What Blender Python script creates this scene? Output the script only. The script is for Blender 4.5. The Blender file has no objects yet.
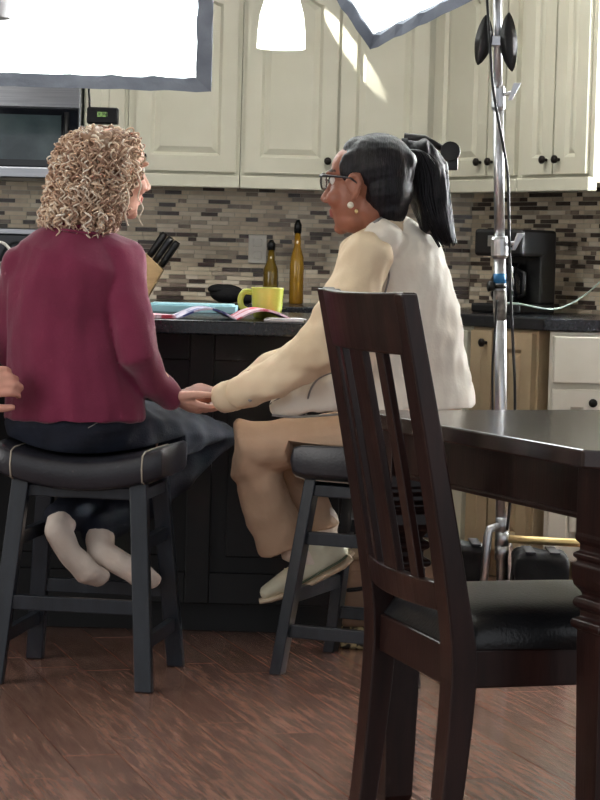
import bpy, bmesh, math, random
import numpy as np
from mathutils import Vector, Matrix, noise

random.seed(7)
S = bpy.context.scene
COL = S.collection
PI = math.pi
R = math.radians

# ------------------------------------------------------------------ camera
F_PX, CAM_H = 2280.0, 1.089
PITCH, ROLL = math.atan(142 / F_PX), R(1.55)
_F = Vector((0, math.cos(PITCH), -math.sin(PITCH)))
_U0 = Vector((0, math.sin(PITCH), math.cos(PITCH)))
_X = Vector((1, 0, 0))
_R = _X * math.cos(ROLL) + _U0 * math.sin(ROLL)
_U = _U0 * math.cos(ROLL) - _X * math.sin(ROLL)
CAM = Vector((0, 0, CAM_H))
cd = bpy.data.cameras.new('camera')
cam = bpy.data.objects.new('camera', cd)
COL.objects.link(cam)
cam.matrix_world = Matrix(((_R.x, _U.x, -_F.x, 0), (_R.y, _U.y, -_F.y, 0), (_R.z, _U.z, -_F.z, CAM_H), (0, 0, 0, 1)))
cd.sensor_width = 36.0
cd.lens = 36.0 * F_PX / 800.0
cd.clip_start = 0.05
S.camera = cam


def P(px, py, d):
    """point of the place seen at a pixel, at distance d into the room"""
    v = _F + _R * ((px - 300) / F_PX) + _U * ((400 - py) / F_PX)
    return CAM + v * (d / v.y)


def proj(p):
    v = Vector(p) - CAM
    z = v.dot(_F)
    return 300 + F_PX * v.dot(_R) / z, 400 - F_PX * v.dot(_U) / z


# ------------------------------------------------------------------ world, exposure
w = bpy.data.worlds.new('world')
S.world = w
w.use_nodes = True
w.node_tree.nodes['Background'].inputs[0].default_value = (0.93, 0.96, 1.0, 1)
w.node_tree.nodes['Background'].inputs[1].default_value = 0.6
S.view_settings.view_transform = 'Standard'
S.view_settings.look = 'None'
S.view_settings.gamma = 1.0
S.view_settings.use_curve_mapping = False
S.view_settings.exposure = 0.5


def area_light(name, loc, target, sx, sy, power, col=(1, 1, 1)):
    l = bpy.data.lights.new(name, 'AREA')
    l.shape = 'RECTANGLE'
    l.size, l.size_y = sx, sy
    l.energy = power
    l.color = col
    o = bpy.data.objects.new(name, l)
    COL.objects.link(o)
    o.location = loc
    o.rotation_euler = (Vector(target) - Vector(loc)).to_track_quat('-Z', 'Y').to_euler()
    return o


# daylight coming in through the window in the slanted right wall, and an added fill lamp on the left
area_light('window_daylight', (1.97, 7.56, 1.65), (1.12, 7.03, 1.55), 1.1, 1.1, 260, (1.0, 0.97, 0.94))
area_light('left_fill', (-3.3, 4.3, 1.5), (0.3, 5.6, 0.8), 2.4, 2.0, 55, (1.0, 0.98, 0.96))
# overhead fill lamp, added to brighten the cabinets
area_light('overhead_fill', (-0.3, 7.2, 2.6), (-0.3, 7.3, 0.0), 2.6, 0.6, 28, (1.0, 0.985, 0.95))


# ------------------------------------------------------------------ materials
def lin(c):
    return tuple(((x / 255) / 12.92 if x / 255 <= 0.04045 else ((x / 255 + 0.055) / 1.055) ** 2.4) for x in c[:3]) + (1,)


MATS = {}


def mat(name, col, rough=0.5, metal=0.0, col2=None, nscale=8.0, stretch=(1, 1, 1), bump=0.0, bscale=60.0,
        coat=0.0, spec=0.5, emit=0.0, trans=0.0, rand=0.0, attr=None, sheen=0.0, detail=4.0, alpha=1.0, lo=0.35, hi=0.65, ior=1.45):
    m = bpy.data.materials.new(name)
    m.use_nodes = True
    nt = m.node_tree
    b = nt.nodes['Principled BSDF']
    b.inputs['Base Color'].default_value = lin(col)
    b.inputs['Roughness'].default_value = rough
    b.inputs['Metallic'].default_value = metal
    b.inputs['Specular IOR Level'].default_value = spec
    b.inputs['Coat Weight'].default_value = coat
    b.inputs['Coat Roughness'].default_value = 0.12
    b.inputs['IOR'].default_value = ior
    b.inputs['Transmission Weight'].default_value = trans
    b.inputs['Sheen Weight'].default_value = sheen
    b.inputs['Alpha'].default_value = alpha
    if emit:
        b.inputs['Emission Color'].default_value = lin(col)
        b.inputs['Emission Strength'].default_value = emit
    tc = nt.nodes.new('ShaderNodeTexCoord')
    mp = nt.nodes.new('ShaderNodeMapping')
    mp.inputs['Scale'].default_value = stretch
    nt.links.new(tc.outputs['Object'], mp.inputs['Vector'])
    vec = mp.outputs['Vector']
    oi = None
    if rand:
        oi = nt.nodes.new('ShaderNodeObjectInfo')
        ad = nt.nodes.new('ShaderNodeVectorMath')
        ad.operation = 'ADD'
        sc = nt.nodes.new('ShaderNodeVectorMath')
        sc.operation = 'SCALE'
        sc.inputs[0].default_value = (37.0, 19.0, 11.0)
        nt.links.new(oi.outputs['Random'], sc.inputs['Scale'])
        nt.links.new(vec, ad.inputs[0])
        nt.links.new(sc.outputs[0], ad.inputs[1])
        vec = ad.outputs[0]
    out = None
    if attr:
        a = nt.nodes.new('ShaderNodeAttribute')
        a.attribute_name = attr
        out = a.outputs['Color']
    elif col2 is not None:
        n = nt.nodes.new('ShaderNodeTexNoise')
        n.inputs['Scale'].default_value = nscale
        n.inputs['Detail'].default_value = detail
        nt.links.new(vec, n.inputs['Vector'])
        r = nt.nodes.new('ShaderNodeValToRGB')
        r.color_ramp.elements[0].position = lo
        r.color_ramp.elements[1].position = hi
        r.color_ramp.elements[0].color = lin(col)
        r.color_ramp.elements[1].color = lin(col2)
        nt.links.new(n.outputs['Fac'], r.inputs['Fac'])
        out = r.outputs['Color']
    if rand and out is not None:
        hs = nt.nodes.new('ShaderNodeHueSaturation')
        mr = nt.nodes.new('ShaderNodeMapRange')
        mr.inputs['To Min'].default_value = 1 - rand
        mr.inputs['To Max'].default_value = 1 + rand
        nt.links.new(oi.outputs['Random'], mr.inputs['Value'])
        nt.links.new(mr.outputs[0], hs.inputs['Value'])
        nt.links.new(out, hs.inputs['Color'])
        out = hs.outputs['Color']
    if out is not None:
        nt.links.new(out, b.inputs['Base Color'])
        if emit:
            nt.links.new(out, b.inputs['Emission Color'])
    if bump:
        n2 = nt.nodes.new('ShaderNodeTexNoise')
        n2.inputs['Scale'].default_value = bscale
        n2.inputs['Detail'].default_value = 3
        nt.links.new(vec, n2.inputs['Vector'])
        bp = nt.nodes.new('ShaderNodeBump')
        bp.inputs['Strength'].default_value = bump
        bp.inputs['Distance'].default_value = 0.004
        nt.links.new(n2.outputs['Fac'], bp.inputs['Height'])
        nt.links.new(bp.outputs['Normal'], b.inputs['Normal'])
    MATS[name] = m
    return m


M = MATS
mat('wall_paint', (196, 190, 172), 0.85, col2=(188, 182, 164), nscale=3)
mat('ceiling_paint', (225, 222, 212), 0.9, col2=(215, 212, 202), nscale=3)
mat('cabinet_paint', (190, 188, 171), 0.42, col2=(184, 182, 164), nscale=5, bump=0.05)
mat('cabinet_white', (206, 202, 190), 0.42, col2=(198, 194, 180), nscale=5, bump=0.05)
mat('cabinet_shaded', (170, 152, 122), 0.5, col2=(158, 140, 112), nscale=5, bump=0.05)  # darker tan puts the shadow on this cabinet into its paint
mat('grout', (172, 164, 146), 0.9, col2=(138, 130, 115), nscale=40)
mat('plank_wood', (106, 75, 65), 0.25, col2=(148, 113, 98), nscale=9, stretch=(7, 0.7, 1), bump=0.35, bscale=26, rand=0.14, coat=0.25, detail=8, lo=0.3, hi=0.7)
mat('subfloor', (44, 28, 22), 0.6, col2=(36, 22, 18))
mat('espresso', (31, 16, 14), 0.3, col2=(46, 25, 21), nscale=7, stretch=(6, 6, 0.8), bump=0.06, bscale=30, coat=0.08, detail=6, spec=0.35)
mat('espresso_top', (34, 20, 19), 0.2, col2=(50, 30, 27), nscale=6, stretch=(1, 9, 6), bump=0.05, bscale=30, coat=0.4, detail=6)
mat('black_leather', (20, 20, 22), 0.3, col2=(28, 28, 30), nscale=10, bump=0.25, bscale=160)
mat('stool_leather', (34, 34, 40), 0.32, col2=(42, 42, 48), nscale=10, bump=0.2, bscale=160)
mat('stool_wood', (28, 32, 39), 0.34, col2=(36, 41, 49), nscale=6, stretch=(6, 6, 1), bump=0.1, bscale=40)
mat('piping', (170, 160, 145), 0.6, col2=(150, 142, 128))
mat('island_black', (5, 5, 7), 0.5, col2=(7, 7, 9), nscale=5, bump=0.05)
mat('stone_dark', (18, 19, 23), 0.24, col2=(34, 35, 40), nscale=90, detail=2)
mat('steel', (178, 180, 184), 0.28, 1.0, col2=(160, 162, 168), nscale=10, stretch=(0.5, 1, 30))
mat('chrome', (214, 216, 220), 0.32, 1.0, col2=(185, 186, 190), nscale=14)
mat('dull_tape', (150, 146, 140), 0.6, col2=(90, 86, 82), nscale=45)
mat('blue_tape', (40, 120, 175), 0.5, col2=(34, 106, 160))
mat('black_glass', (10, 12, 16), 0.06, col2=(14, 16, 22), coat=0.5)
mat('window_glass_dark', (60, 72, 74), 0.08, col2=(38, 48, 52), nscale=6, coat=0.6)
mat('black_plastic', (11, 11, 13), 0.4, col2=(16, 16, 18), nscale=20)
mat('black_cloth', (13, 13, 15), 0.85, col2=(20, 20, 23), nscale=16, bump=0.4, bscale=50)
mat('knob_black', (24, 20, 18), 0.35, 0.6, col2=(34, 28, 26))
mat('softbox_fabric', (104, 109, 120), 0.6, col2=(88, 93, 104), nscale=12, bump=0.5, bscale=40)
mat('softbox_black', (22, 22, 26), 0.7, col2=(30, 30, 34), nscale=20)
mat('diffuser', (248, 255, 252), 0.8, col2=(244, 252, 249), nscale=2, emit=5.0)
mat('lamp_glass', (252, 252, 246), 0.3, col2=(246, 246, 240), nscale=4, emit=1.1)
mat('lamp_glass_off', (190, 190, 192), 0.3, col2=(172, 172, 176), nscale=4)
mat('mug_glaze', (196, 205, 92), 0.25, col2=(186, 196, 84), nscale=9, coat=0.4)
mat('paper', (226, 222, 224), 0.6, col2=(212, 206, 214), nscale=12)
mat('paper_red', (190, 60, 80), 0.5, col2=(220, 190, 205), nscale=22, lo=0.45, hi=0.55)
mat('paper_blue', (70, 80, 140), 0.5, col2=(205, 200, 220), nscale=26, lo=0.42, hi=0.5)
mat('tray_blue', (158, 208, 224), 0.35, col2=(174, 218, 230), nscale=6)
mat('block_wood', (176, 146, 104), 0.5, col2=(158, 128, 90), nscale=14, stretch=(1, 1, 5))
mat('oil', (168, 128, 40), 0.12, col2=(140, 100, 26), nscale=9, coat=0.5, trans=0.25)
mat('oil_dark', (120, 96, 30), 0.12, col2=(96, 74, 22), nscale=9, coat=0.5, trans=0.2)
mat('plate_white', (226, 222, 212), 0.4, col2=(220, 216, 206))
mat('cable_white', (170, 186, 176), 0.5, col2=(160, 176, 168))
mat('brass_and_lit_chrome', (228, 196, 132), 0.35, 0.9, col2=(240, 216, 160), nscale=8)  # earring metal, also chrome with warm light in its colour
mat('bag_tan', (150, 120, 96), 0.55, col2=(120, 92, 74), nscale=7, bump=0.2)
mat('bag_light', (196, 180, 150), 0.6, col2=(176, 158, 130), nscale=9)
mat('bag_print', (190, 172, 128), 0.6, col2=(40, 32, 24), nscale=52, lo=0.42, hi=0.52, detail=1)
mat('sweater', (118, 34, 66), 0.9, col2=(106, 28, 58), nscale=7, bump=0.3, bscale=300, sheen=0.25)
mat('jeans', (15, 19, 31), 0.85, col2=(25, 31, 47), nscale=10, bump=0.3, bscale=260)
mat('jacket_black', (20, 15, 20), 0.85, col2=(30, 22, 30), nscale=9, bump=0.2, bscale=90)
mat('shirt', (226, 206, 176), 0.75, col2=(216, 194, 162), nscale=6, bump=0.15, bscale=90)
mat('vest', (236, 229, 217), 0.72, col2=(226, 217, 203), nscale=6, bump=0.15, bscale=90)
mat('vest_trim', (150, 146, 142), 0.5, col2=(120, 116, 114), nscale=20)
mat('trousers', (196, 166, 140), 0.8, col2=(184, 154, 128), nscale=6, bump=0.15, bscale=120)
mat('sock', (228, 214, 202), 0.85, col2=(220, 202, 188), nscale=14, bump=0.2, bscale=200)
mat('shoe', (222, 216, 192), 0.6, col2=(206, 200, 176), nscale=12)
mat('shoe_sole', (214, 196, 170), 0.6, col2=(190, 166, 138), nscale=14)
mat('shoe_line', (96, 104, 84), 0.7, col2=(80, 88, 70))
mat('skin', (200, 150, 130), 0.5, attr='tone', bump=0.08, bscale=120)
mat('hair_blonde', (180, 150, 120), 0.5, attr='tone', spec=0.35)
mat('hair_black', (10, 9, 12), 0.46, spec=0.3, col2=(30, 27, 33), nscale=16, stretch=(8, 1, 1), bump=0.5, bscale=60)
mat('frame_dark', (28, 26, 30), 0.3, col2=(38, 36, 40))
mat('lens', (235, 240, 245), 0.05, trans=0.95, col2=(240, 244, 248))
mat('pearl', (240, 232, 214), 0.2, col2=(232, 224, 204), coat=0.5)
mat('eye_white', (230, 226, 220), 0.25, col2=(226, 222, 216))
mat('screen_green', (52, 70, 46), 0.4, col2=(150, 190, 110), nscale=120, emit=0.02)
mat('window_frame_white', (228, 226, 220), 0.5, col2=(220, 218, 212))
mat('pane', (240, 246, 250), 0.02, trans=1.0, col2=(242, 248, 252), ior=1.02)
TILES = []
for i, (c, c2, ro) in enumerate([((222, 208, 184), (212, 198, 172), .4), ((208, 194, 170), (198, 182, 158), .35), ((180, 166, 146), (168, 154, 136), .3),
                                 ((142, 128, 114), (128, 114, 102), .2), ((86, 74, 66), (72, 62, 56), .15), ((228, 218, 198), (220, 208, 188), .45)]):
    TILES.append(mat('tile_%d' % i, c, ro, col2=c2, nscale=30))


# ------------------------------------------------------------------ mesh helpers
class MB:
    def __init__(s):
        s.v, s.f, s.m = [], [], []

    def add(s, vs, fs, mi=0):
        n = len(s.v)
        s.v += [tuple(x) for x in vs]
        s.f += [tuple(n + i for i in f) for f in fs]
        s.m += [mi] * len(fs)
        return s

    def box(s, c, size, rot=None, mi=0):
        c = Vector(c)
        hx, hy, hz = size[0] / 2, size[1] / 2, size[2] / 2
        pts = [Vector((x, y, z)) for z in (-hz, hz) for (x, y) in ((-hx, -hy), (hx, -hy), (hx, hy), (-hx, hy))]
        if rot is not None:
            pts = [rot @ p for p in pts]
        return s.add([c + p for p in pts], [(3, 2, 1, 0), (4, 5, 6, 7), (0, 1, 5, 4), (1, 2, 6, 5), (2, 3, 7, 6), (3, 0, 4, 7)], mi)

    def span(s, a, b, mi=0):
        return s.box([(a[i] + b[i]) / 2 for i in range(3)], [abs(b[i] - a[i]) for i in range(3)], None, mi)

    def tube(s, pts, rad, n=10, side=None, cap=True, mi=0):
        pts = [Vector(p) for p in pts]
        if not isinstance(rad, (list, tuple)):
            rad = [rad] * len(pts)
        rings = []
        prev = None
        for i, p in enumerate(pts):
            a = pts[max(i - 1, 0)]
            b = pts[min(i + 1, len(pts) - 1)]
            t = (b - a)
            t = t.normalized() if t.length > 1e-9 else Vector((0, 0, 1))
            if side is not None:
                u = Vector(side)
            elif prev is not None:
                u = prev
            else:
                u = Vector((1, 0, 0)) if abs(t.x) < 0.8 else Vector((0, 1, 0))
            u = (u - t * u.dot(t))
            u = u.normalized() if u.length > 1e-6 else t.orthogonal().normalized()
            prev = u
            vv = t.cross(u)
            r = rad[i]
            ra, rb = r if isinstance(r, (list, tuple)) else (r, r)
            rings.append([p + u * (ra * math.cos(2 * PI * k / n)) + vv * (rb * math.sin(2 * PI * k / n)) for k in range(n)])
        vs = [q for r_ in rings for q in r_]
        fs = []
        for i in range(len(rings) - 1):
            for k in range(n):
                k2 = (k + 1) % n
                fs.append((i * n + k, i * n + k2, (i + 1) * n + k2, (i + 1) * n + k))
        if cap:
            fs.append(tuple(reversed(range(n))))
            fs.append(tuple((len(rings) - 1) * n + k for k in range(n)))
        return s.add(vs, fs, mi)

    def capsule(s, pts, rad, n=14, side=None):
        """tube with rounded ends"""
        pts = [Vector(p) for p in pts]
        rad = list(rad) if isinstance(rad, (list, tuple)) else [rad] * len(pts)
        rr = [r if isinstance(r, (list, tuple)) else (r, r) for r in rad]
        t0 = (pts[0] - pts[1]).normalized()
        t1 = (pts[-1] - pts[-2]).normalized()
        m0, m1 = min(rr[0]), min(rr[-1])
        A, Ar, B, Br = [], [], [], []
        for f in (0.97, 0.8, 0.45):
            c = math.sqrt(1 - f * f)
            A.append(pts[0] + t0 * (m0 * f)); Ar.append((rr[0][0] * c, rr[0][1] * c))
        for f in (0.45, 0.8, 0.97):
            c = math.sqrt(1 - f * f)
            B.append(pts[-1] + t1 * (m1 * f)); Br.append((rr[-1][0] * c, rr[-1][1] * c))
        return s.tube(A + pts + B, Ar + rr + Br, n, side)

    def ell(s, c, r, rot=None, nu=18, nv=12):
        c = Vector(c)
        vs, fs = [], []
        for j in range(1, nv):
            th = PI * j / nv
            for i in range(nu):
                ph = 2 * PI * i / nu
                p = Vector((r[0] * math.sin(th) * math.cos(ph), r[1] * math.sin(th) * math.sin(ph), r[2] * math.cos(th)))
                vs.append(c + (rot @ p if rot is not None else p))
        top = Vector((0, 0, r[2])); bot = Vector((0, 0, -r[2]))
        vs.append(c + (rot @ top if rot is not None else top))
        vs.append(c + (rot @ bot if rot is not None else bot))
        a, b = len(vs) - 2, len(vs) - 1
        for j in range(nv - 2):
            for i in range(nu):
                i2 = (i + 1) % nu
                fs.append((j * nu + i, (j + 1) * nu + i, (j + 1) * nu + i2, j * nu + i2))
        for i in range(nu):
            i2 = (i + 1) % nu
            fs.append((a, i, i2))
            fs.append((b, (nv - 2) * nu + i2, (nv - 2) * nu + i))
        return s.add(vs, fs)

    def lathe(s, c, prof, n=24, mi=0, cap=True):
        c = Vector(c)
        vs, fs = [], []
        for (r, z) in prof:
            for k in range(n):
                a = 2 * PI * k / n
                vs.append(c + Vector((r * math.cos(a), r * math.sin(a), z)))
        for i in range(len(prof) - 1):
            for k in range(n):
                k2 = (k + 1) % n
                fs.append((i * n + k, i * n + k2, (i + 1) * n + k2, (i + 1) * n + k))
        if cap:
            fs.append(tuple(reversed(range(n))))
            fs.append(tuple((len(prof) - 1) * n + k for k in range(n)))
        return s.add(vs, fs, mi)

    def loft_sq(s, c, prof, mi=0):
        """square section profile (half width, z)"""
        c = Vector(c)
        vs, fs = [], []
        for (h, z) in prof:
            vs += [c + Vector((-h, -h, z)), c + Vector((h, -h, z)), c + Vector((h, h, z)), c + Vector((-h, h, z))]
        for i in range(len(prof) - 1):
            for k in range(4):
                k2 = (k + 1) % 4
                fs.append((i * 4 + k, i * 4 + k2, (i + 1) * 4 + k2, (i + 1) * 4 + k))
        fs.append((3, 2, 1, 0))
        L = (len(prof) - 1) * 4
        fs.append((L, L + 1, L + 2, L + 3))
        return s.add(vs, fs, mi)

    def prism(s, poly, z0, z1, mi=0):
        n = len(poly)
        vs = [(x, y, z0) for x, y in poly] + [(x, y, z1) for x, y in poly]
        fs = [tuple(reversed(range(n))), tuple(range(n, 2 * n))]
        for k in range(n):
            k2 = (k + 1) % n
            fs.append((k, k2, n + k2, n + k))
        return s.add(vs, fs, mi)

    def sweep(s, pts, wvec, w, tvec_w):
        """flat board following pts: width w along wvec, thickness tvec_w=(axis, t)"""
        wv = Vector(wvec).normalized()
        tv, t = Vector(tvec_w[0]).normalized(), tvec_w[1]
        ws = w if isinstance(w, (list, tuple)) else [w] * len(pts)
        ts = t if isinstance(t, (list, tuple)) else [t] * len(pts)
        vs, fs = [], []
        for p, a, b in zip(pts, ws, ts):
            p = Vector(p)
            vs += [p - wv * a / 2 - tv * b / 2, p + wv * a / 2 - tv * b / 2, p + wv * a / 2 + tv * b / 2, p - wv * a / 2 + tv * b / 2]
        for i in range(len(pts) - 1):
            for k in range(4):
                k2 = (k + 1) % 4
                fs.append((i * 4 + k, i * 4 + k2, (i + 1) * 4 + k2, (i + 1) * 4 + k))
        fs.append((3, 2, 1, 0))
        L = (len(pts) - 1) * 4
        fs.append((L, L + 1, L + 2, L + 3))
        return s.add(vs, fs)

    def mesh(s, name, mats, off=None, smooth=False):
        me = bpy.data.meshes.new(name)
        v = s.v if off is None else [(x - off[0], y - off[1], z - off[2]) for x, y, z in s.v]
        me.from_pydata(v, [], s.f)
        for m in (mats if isinstance(mats, (list, tuple)) else [mats]):
            me.materials.append(m)
        if any(s.m):
            me.polygons.foreach_set('material_index', s.m)
        bm = bmesh.new()
        bm.from_mesh(me)
        bmesh.ops.recalc_face_normals(bm, faces=bm.faces)
        bm.to_mesh(me)
        bm.free()
        if smooth:
            me.polygons.foreach_set('use_smooth', [True] * len(me.polygons))
        me.update()
        return me

    def build(s, name, mats, parent=None, smooth=False, bevel=0.0, world=True, seg=2):
        off = parent['_o'] if (parent is not None and world and '_o' in parent) else None
        o = bpy.data.objects.new(name, s.mesh(name, mats, off, smooth))
        COL.objects.link(o)
        if parent is not None:
            o.parent = parent
            if '_o' in parent:
                PIV[o.name] = parent['_o']
        if bevel:
            bv = o.modifiers.new('bevel', 'BEVEL')
            bv.width = bevel
            bv.segments = seg
            bv.limit_method = 'ANGLE'
            bv.angle_limit = R(35)
        return o


PIV = {}


def tag(o, label=None, cat=None, group=None, kind=None):
    if label: o['label'] = label
    if cat: o['category'] = cat
    if group: o['group'] = group
    if kind: o['kind'] = kind
    return o


ROOTS = []


def thing(name, loc, label, cat, group=None, rz=0.0, pivot=True):
    """an Empty at the thing's base; with pivot, parts are given in room coordinates, else in the thing's own"""
    o = bpy.data.objects.new(name, None)
    COL.objects.link(o)
    o.location = loc
    o.rotation_euler = (0, 0, rz)
    o.empty_display_size = 0.05
    if pivot:
        o['_o'] = tuple(loc)
    ROOTS.append(o)
    return tag(o, label, cat, group)


def sub(mb, name, m, part, root, **k):
    """a sub-part of a part: part sits at its root's origin, so it shares the root's coordinates"""
    off = root['_o'] if '_o' in root else None
    o = bpy.data.objects.new(name, mb.mesh(name, m, off, k.get('smooth', False)))
    COL.objects.link(o)
    o.parent = part
    if k.get('bevel'):
        bv = o.modifiers.new('bevel', 'BEVEL')
        bv.width = k['bevel']; bv.segments = 2; bv.limit_method = 'ANGLE'
    return o


def struct(name, mb, m, label=None, bevel=0.0):
    o = mb.build(name, m, None, bevel=bevel)
    o['kind'] = 'structure'
    if label: o['label'] = label
    return o


def copy_tree(o, parent=None):
    c = o.copy()
    COL.objects.link(c)
    if parent is not None:
        c.parent = parent
    for ch in list(o.children):
        copy_tree(ch, c)
    return c


# ------------------------------------------------------------------ the setting
WALL_Y = 8.98
CORNER = Vector((0.66, WALL_Y, 0))
DU = Vector((math.cos(R(58)), -math.sin(R(58)), 0))          # along the slanted right wall, towards the viewer
DN = Vector((-DU.y * -1, 0, 0))
DN = Vector((-math.sin(R(58)), -math.cos(R(58)), 0))         # out of it, into the room
CEIL = 2.62


def dia(t, off, z=0.0):
    p = CORNER + DU * t + DN * off
    return Vector((p.x, p.y, z))


# floor with planks running towards the viewer, a little askew
mb = MB().span((-3.4, -1.0, -0.05), (3.6, 9.2, -0.012))
floor = struct('floor', mb, M['subfloor'], 'dark brown hand-scraped wood plank floor')
PA = R(17)
pd = Vector((math.sin(PA), -math.cos(PA), 0))
pn = Vector((math.cos(PA), math.sin(PA), 0))
PW = 0.124
PLEN = [0.9, 1.2, 1.5]
pmesh = {}
for L in PLEN:
    b = MB().box((0, 0, -0.006), (PW - 0.0012, L - 0.0015, 0.012))
    me = b.mesh('plank', M['plank_wood'])
    bm = bmesh.new(); bm.from_mesh(me)
    bmesh.ops.bevel(bm, geom=[e for e in bm.edges if all(v.co.z > -0.001 for v in e.verts)], offset=0.0012, segments=1, affect='EDGES')
    bm.to_mesh(me); bm.free()
    pmesh[L] = me
rng = random.Random(3)
rest = MB()
npl = 0
cands = []
for i in range(-32, 33):
    s_ = -6.5 + rng.random() * 1.2
    while s_ < 6.5:
        L = rng.choice(PLEN)
        c = Vector((0, 5.6, 0)) + pn * (i * PW) + pd * (s_ + L / 2)
        s_ += L
        if -2.6 < c.x < 3.0 and 2.2 < c.y < 8.9:
            cands.append((abs(c.x - 0.05) + abs(c.y - 5.4) * 0.8, c, L))
cands.sort(key=lambda a: a[0])
for k, (q, c, L) in enumerate(cands):
    if k < 295:
        o = bpy.data.objects.new('plank', pmesh[L])
        COL.objects.link(o)
        o.location = (c.x, c.y, rng.uniform(-0.0012, 0.0))
        o.rotation_euler = (0, 0, PA)
        o.parent = floor
    else:
        rest.box((c.x, c.y, -0.007), (PW - 0.0025, L - 0.003, 0.012), Matrix.Rotation(PA, 3, 'Z'))
ro = rest.build('planks', M['plank_wood'], floor)
ro['kind'] = 'stuff'

wall_back = struct('wall_back', MB().span((-3.4, WALL_Y, 0), (CORNER.x + 0.15, WALL_Y + 0.12, CEIL)), M['wall_paint'], 'kitchen back wall with mosaic tile backsplash')
struct('wall_left', MB().span((-3.52, -1.0, 0), (-3.4, WALL_Y + 0.12, CEIL)), M['wall_paint'])
struct('ceiling', MB().span((-3.5, 2.6, CEIL), (3.6, 9.2, CEIL + 0.1)), M['ceiling_paint'])


def dia_slab(t0, t1, o0, o1, z0, z1):
    a, b, c, d = dia(t0, o0), dia(t1, o0), dia(t1, o1), dia(t0, o1)
    return MB().prism([(a.x, a.y), (b.x, b.y), (c.x, c.y), (d.x, d.y)], z0, z1)


# slanted right wall with a window opening beyond the cabinets
WT0, WT1, WZ0, WZ1 = 1.30, 2.5, 1.05, 2.25
mb = MB()
for (t0, t1, z0, z1) in ((-0.05, WT0, 0, CEIL), (WT0, WT1, 0, WZ0), (WT0, WT1, WZ1, CEIL), (WT1, 4.2, 0, CEIL)):
    q = dia_slab(t0, t1, -0.12, 0, z0, z1)
    mb.add(q.v, q.f)
wall_right = struct('wall_right', mb, M['wall_paint'], 'slanted kitchen wall with mosaic tile backsplash and window')
mb = MB()
for (t0, t1, z0, z1) in ((WT0, WT0 + 0.06, WZ0, WZ1), (WT1 - 0.06, WT1, WZ0, WZ1), (WT0 + .06, WT1 - .06, WZ0, WZ0 + 0.06), (WT0 + .06, WT1 - .06, WZ1 - 0.06, WZ1), ((WT0 + WT1) / 2 - .025, (WT0 + WT1) / 2 + .025, WZ0 + .06, WZ1 - .06)):
    q = dia_slab(t0, t1, -0.09, 0.015, z0, z1)
    mb.add(q.v, q.f)
win = struct('window_1', mb, M['window_frame_white'], 'white framed kitchen window in the slanted wall')
for (t0, t1) in ((WT0 + .06, (WT0 + WT1) / 2 - .025), ((WT0 + WT1) / 2 + .025, WT1 - .06)):
    dia_slab(t0, t1, -0.045, -0.04, WZ0 + .06, WZ1 - .06).build('pane', M['pane'], win)

# mosaic backsplash: every strip of tile is a piece with its own edges
TL = [0.032, 0.048, 0.066, 0.086, 0.108]
TH = 0.0165
tmesh = {}
for li, L in enumerate(TL):
    for mi, tm in enumerate(TILES):
        tmesh[(li, mi)] = MB().box((0, -0.004, 0), (L - 0.0022, 0.008, TH - 0.0022)).mesh('tile', tm)
rng = random.Random(11)
PEOPLE_PX = [(44, 120, 148, 470), (335, 130, 465, 470), (0, 0, 215, 90)]


def tile_wall(wall, origin, udir, length, z0, z1, rz):
    cand = []
    z = z0 + TH / 2
    while z < z1:
        x = 0.0 if rng.random() < .5 else rng.choice((0.0, 0.008, 0.012))
        while x < length:
            li = rng.choices(range(5), (1.2, 2, 2.4, 2, 1.2))[0]
            mi = rng.choices(range(6), (3.0, 2.6, 2.0, 1.5, 2.3, 1.6))[0]
            L = TL[li]
            while x + L > length and li > 0:
                li -= 1
                L = TL[li]
            if x >= 0 and x + L <= length + 0.004:
                p = origin + udir * (x + L / 2) + Vector((0, 0, z))
                px, py = proj(p)
                vis = -15 < px < 615 and not any(a < px < c and b < py < d for a, b, c, d in PEOPLE_PX)
                cand.append(((1 if vis else 0) * 10 + L, p, li, mi))
            x += L
        z += TH
    cand.sort(key=lambda a: -a[0])
    st = MB()
    rot = Matrix.Rotation(rz, 3, 'Z')
    for k, (q, p, li, mi) in enumerate(cand):
        if k < 295:
            o = bpy.data.objects.new('tile', tmesh[(li, mi)])
            COL.objects.link(o)
            o.location = p
            o.rotation_euler = (0, 0, rz)
            o.parent = wall
        else:
            st.box(p + rot @ Vector((0, -0.004, 0)), (TL[li] - 0.0022, 0.008, TH - 0.0022), rot, mi)
    s_ = st.build('mosaic', TILES, wall)
    s_['kind'] = 'stuff'


tile_wall(wall_back, Vector((-1.75, WALL_Y, 0)), Vector((1, 0, 0)), 1.75 + CORNER.x, 0.912, 1.46, 0)
tile_wall(wall_right, dia(0.0, 0), DU, WT0, 0.912, 1.46, -R(58))


# ------------------------------------------------------------------ cabinets
def arch_loop(w, h, rise, n=14, inset=0.0):
    """outline of an arch-topped panel, counter-clockwise from bottom left, in x,z about the bottom centre"""
    a = w / 2 - inset
    pts = [(-a, inset), (a, inset)]
    top = h - inset
    for k in range(n + 1):
        x = a - 2 * a * k / n
        u = abs(x) / (w / 2)
        z = top - rise * (1 - math.cos(min(1, u) * PI)) / 2
        pts.append((x, z))
    return pts


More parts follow.
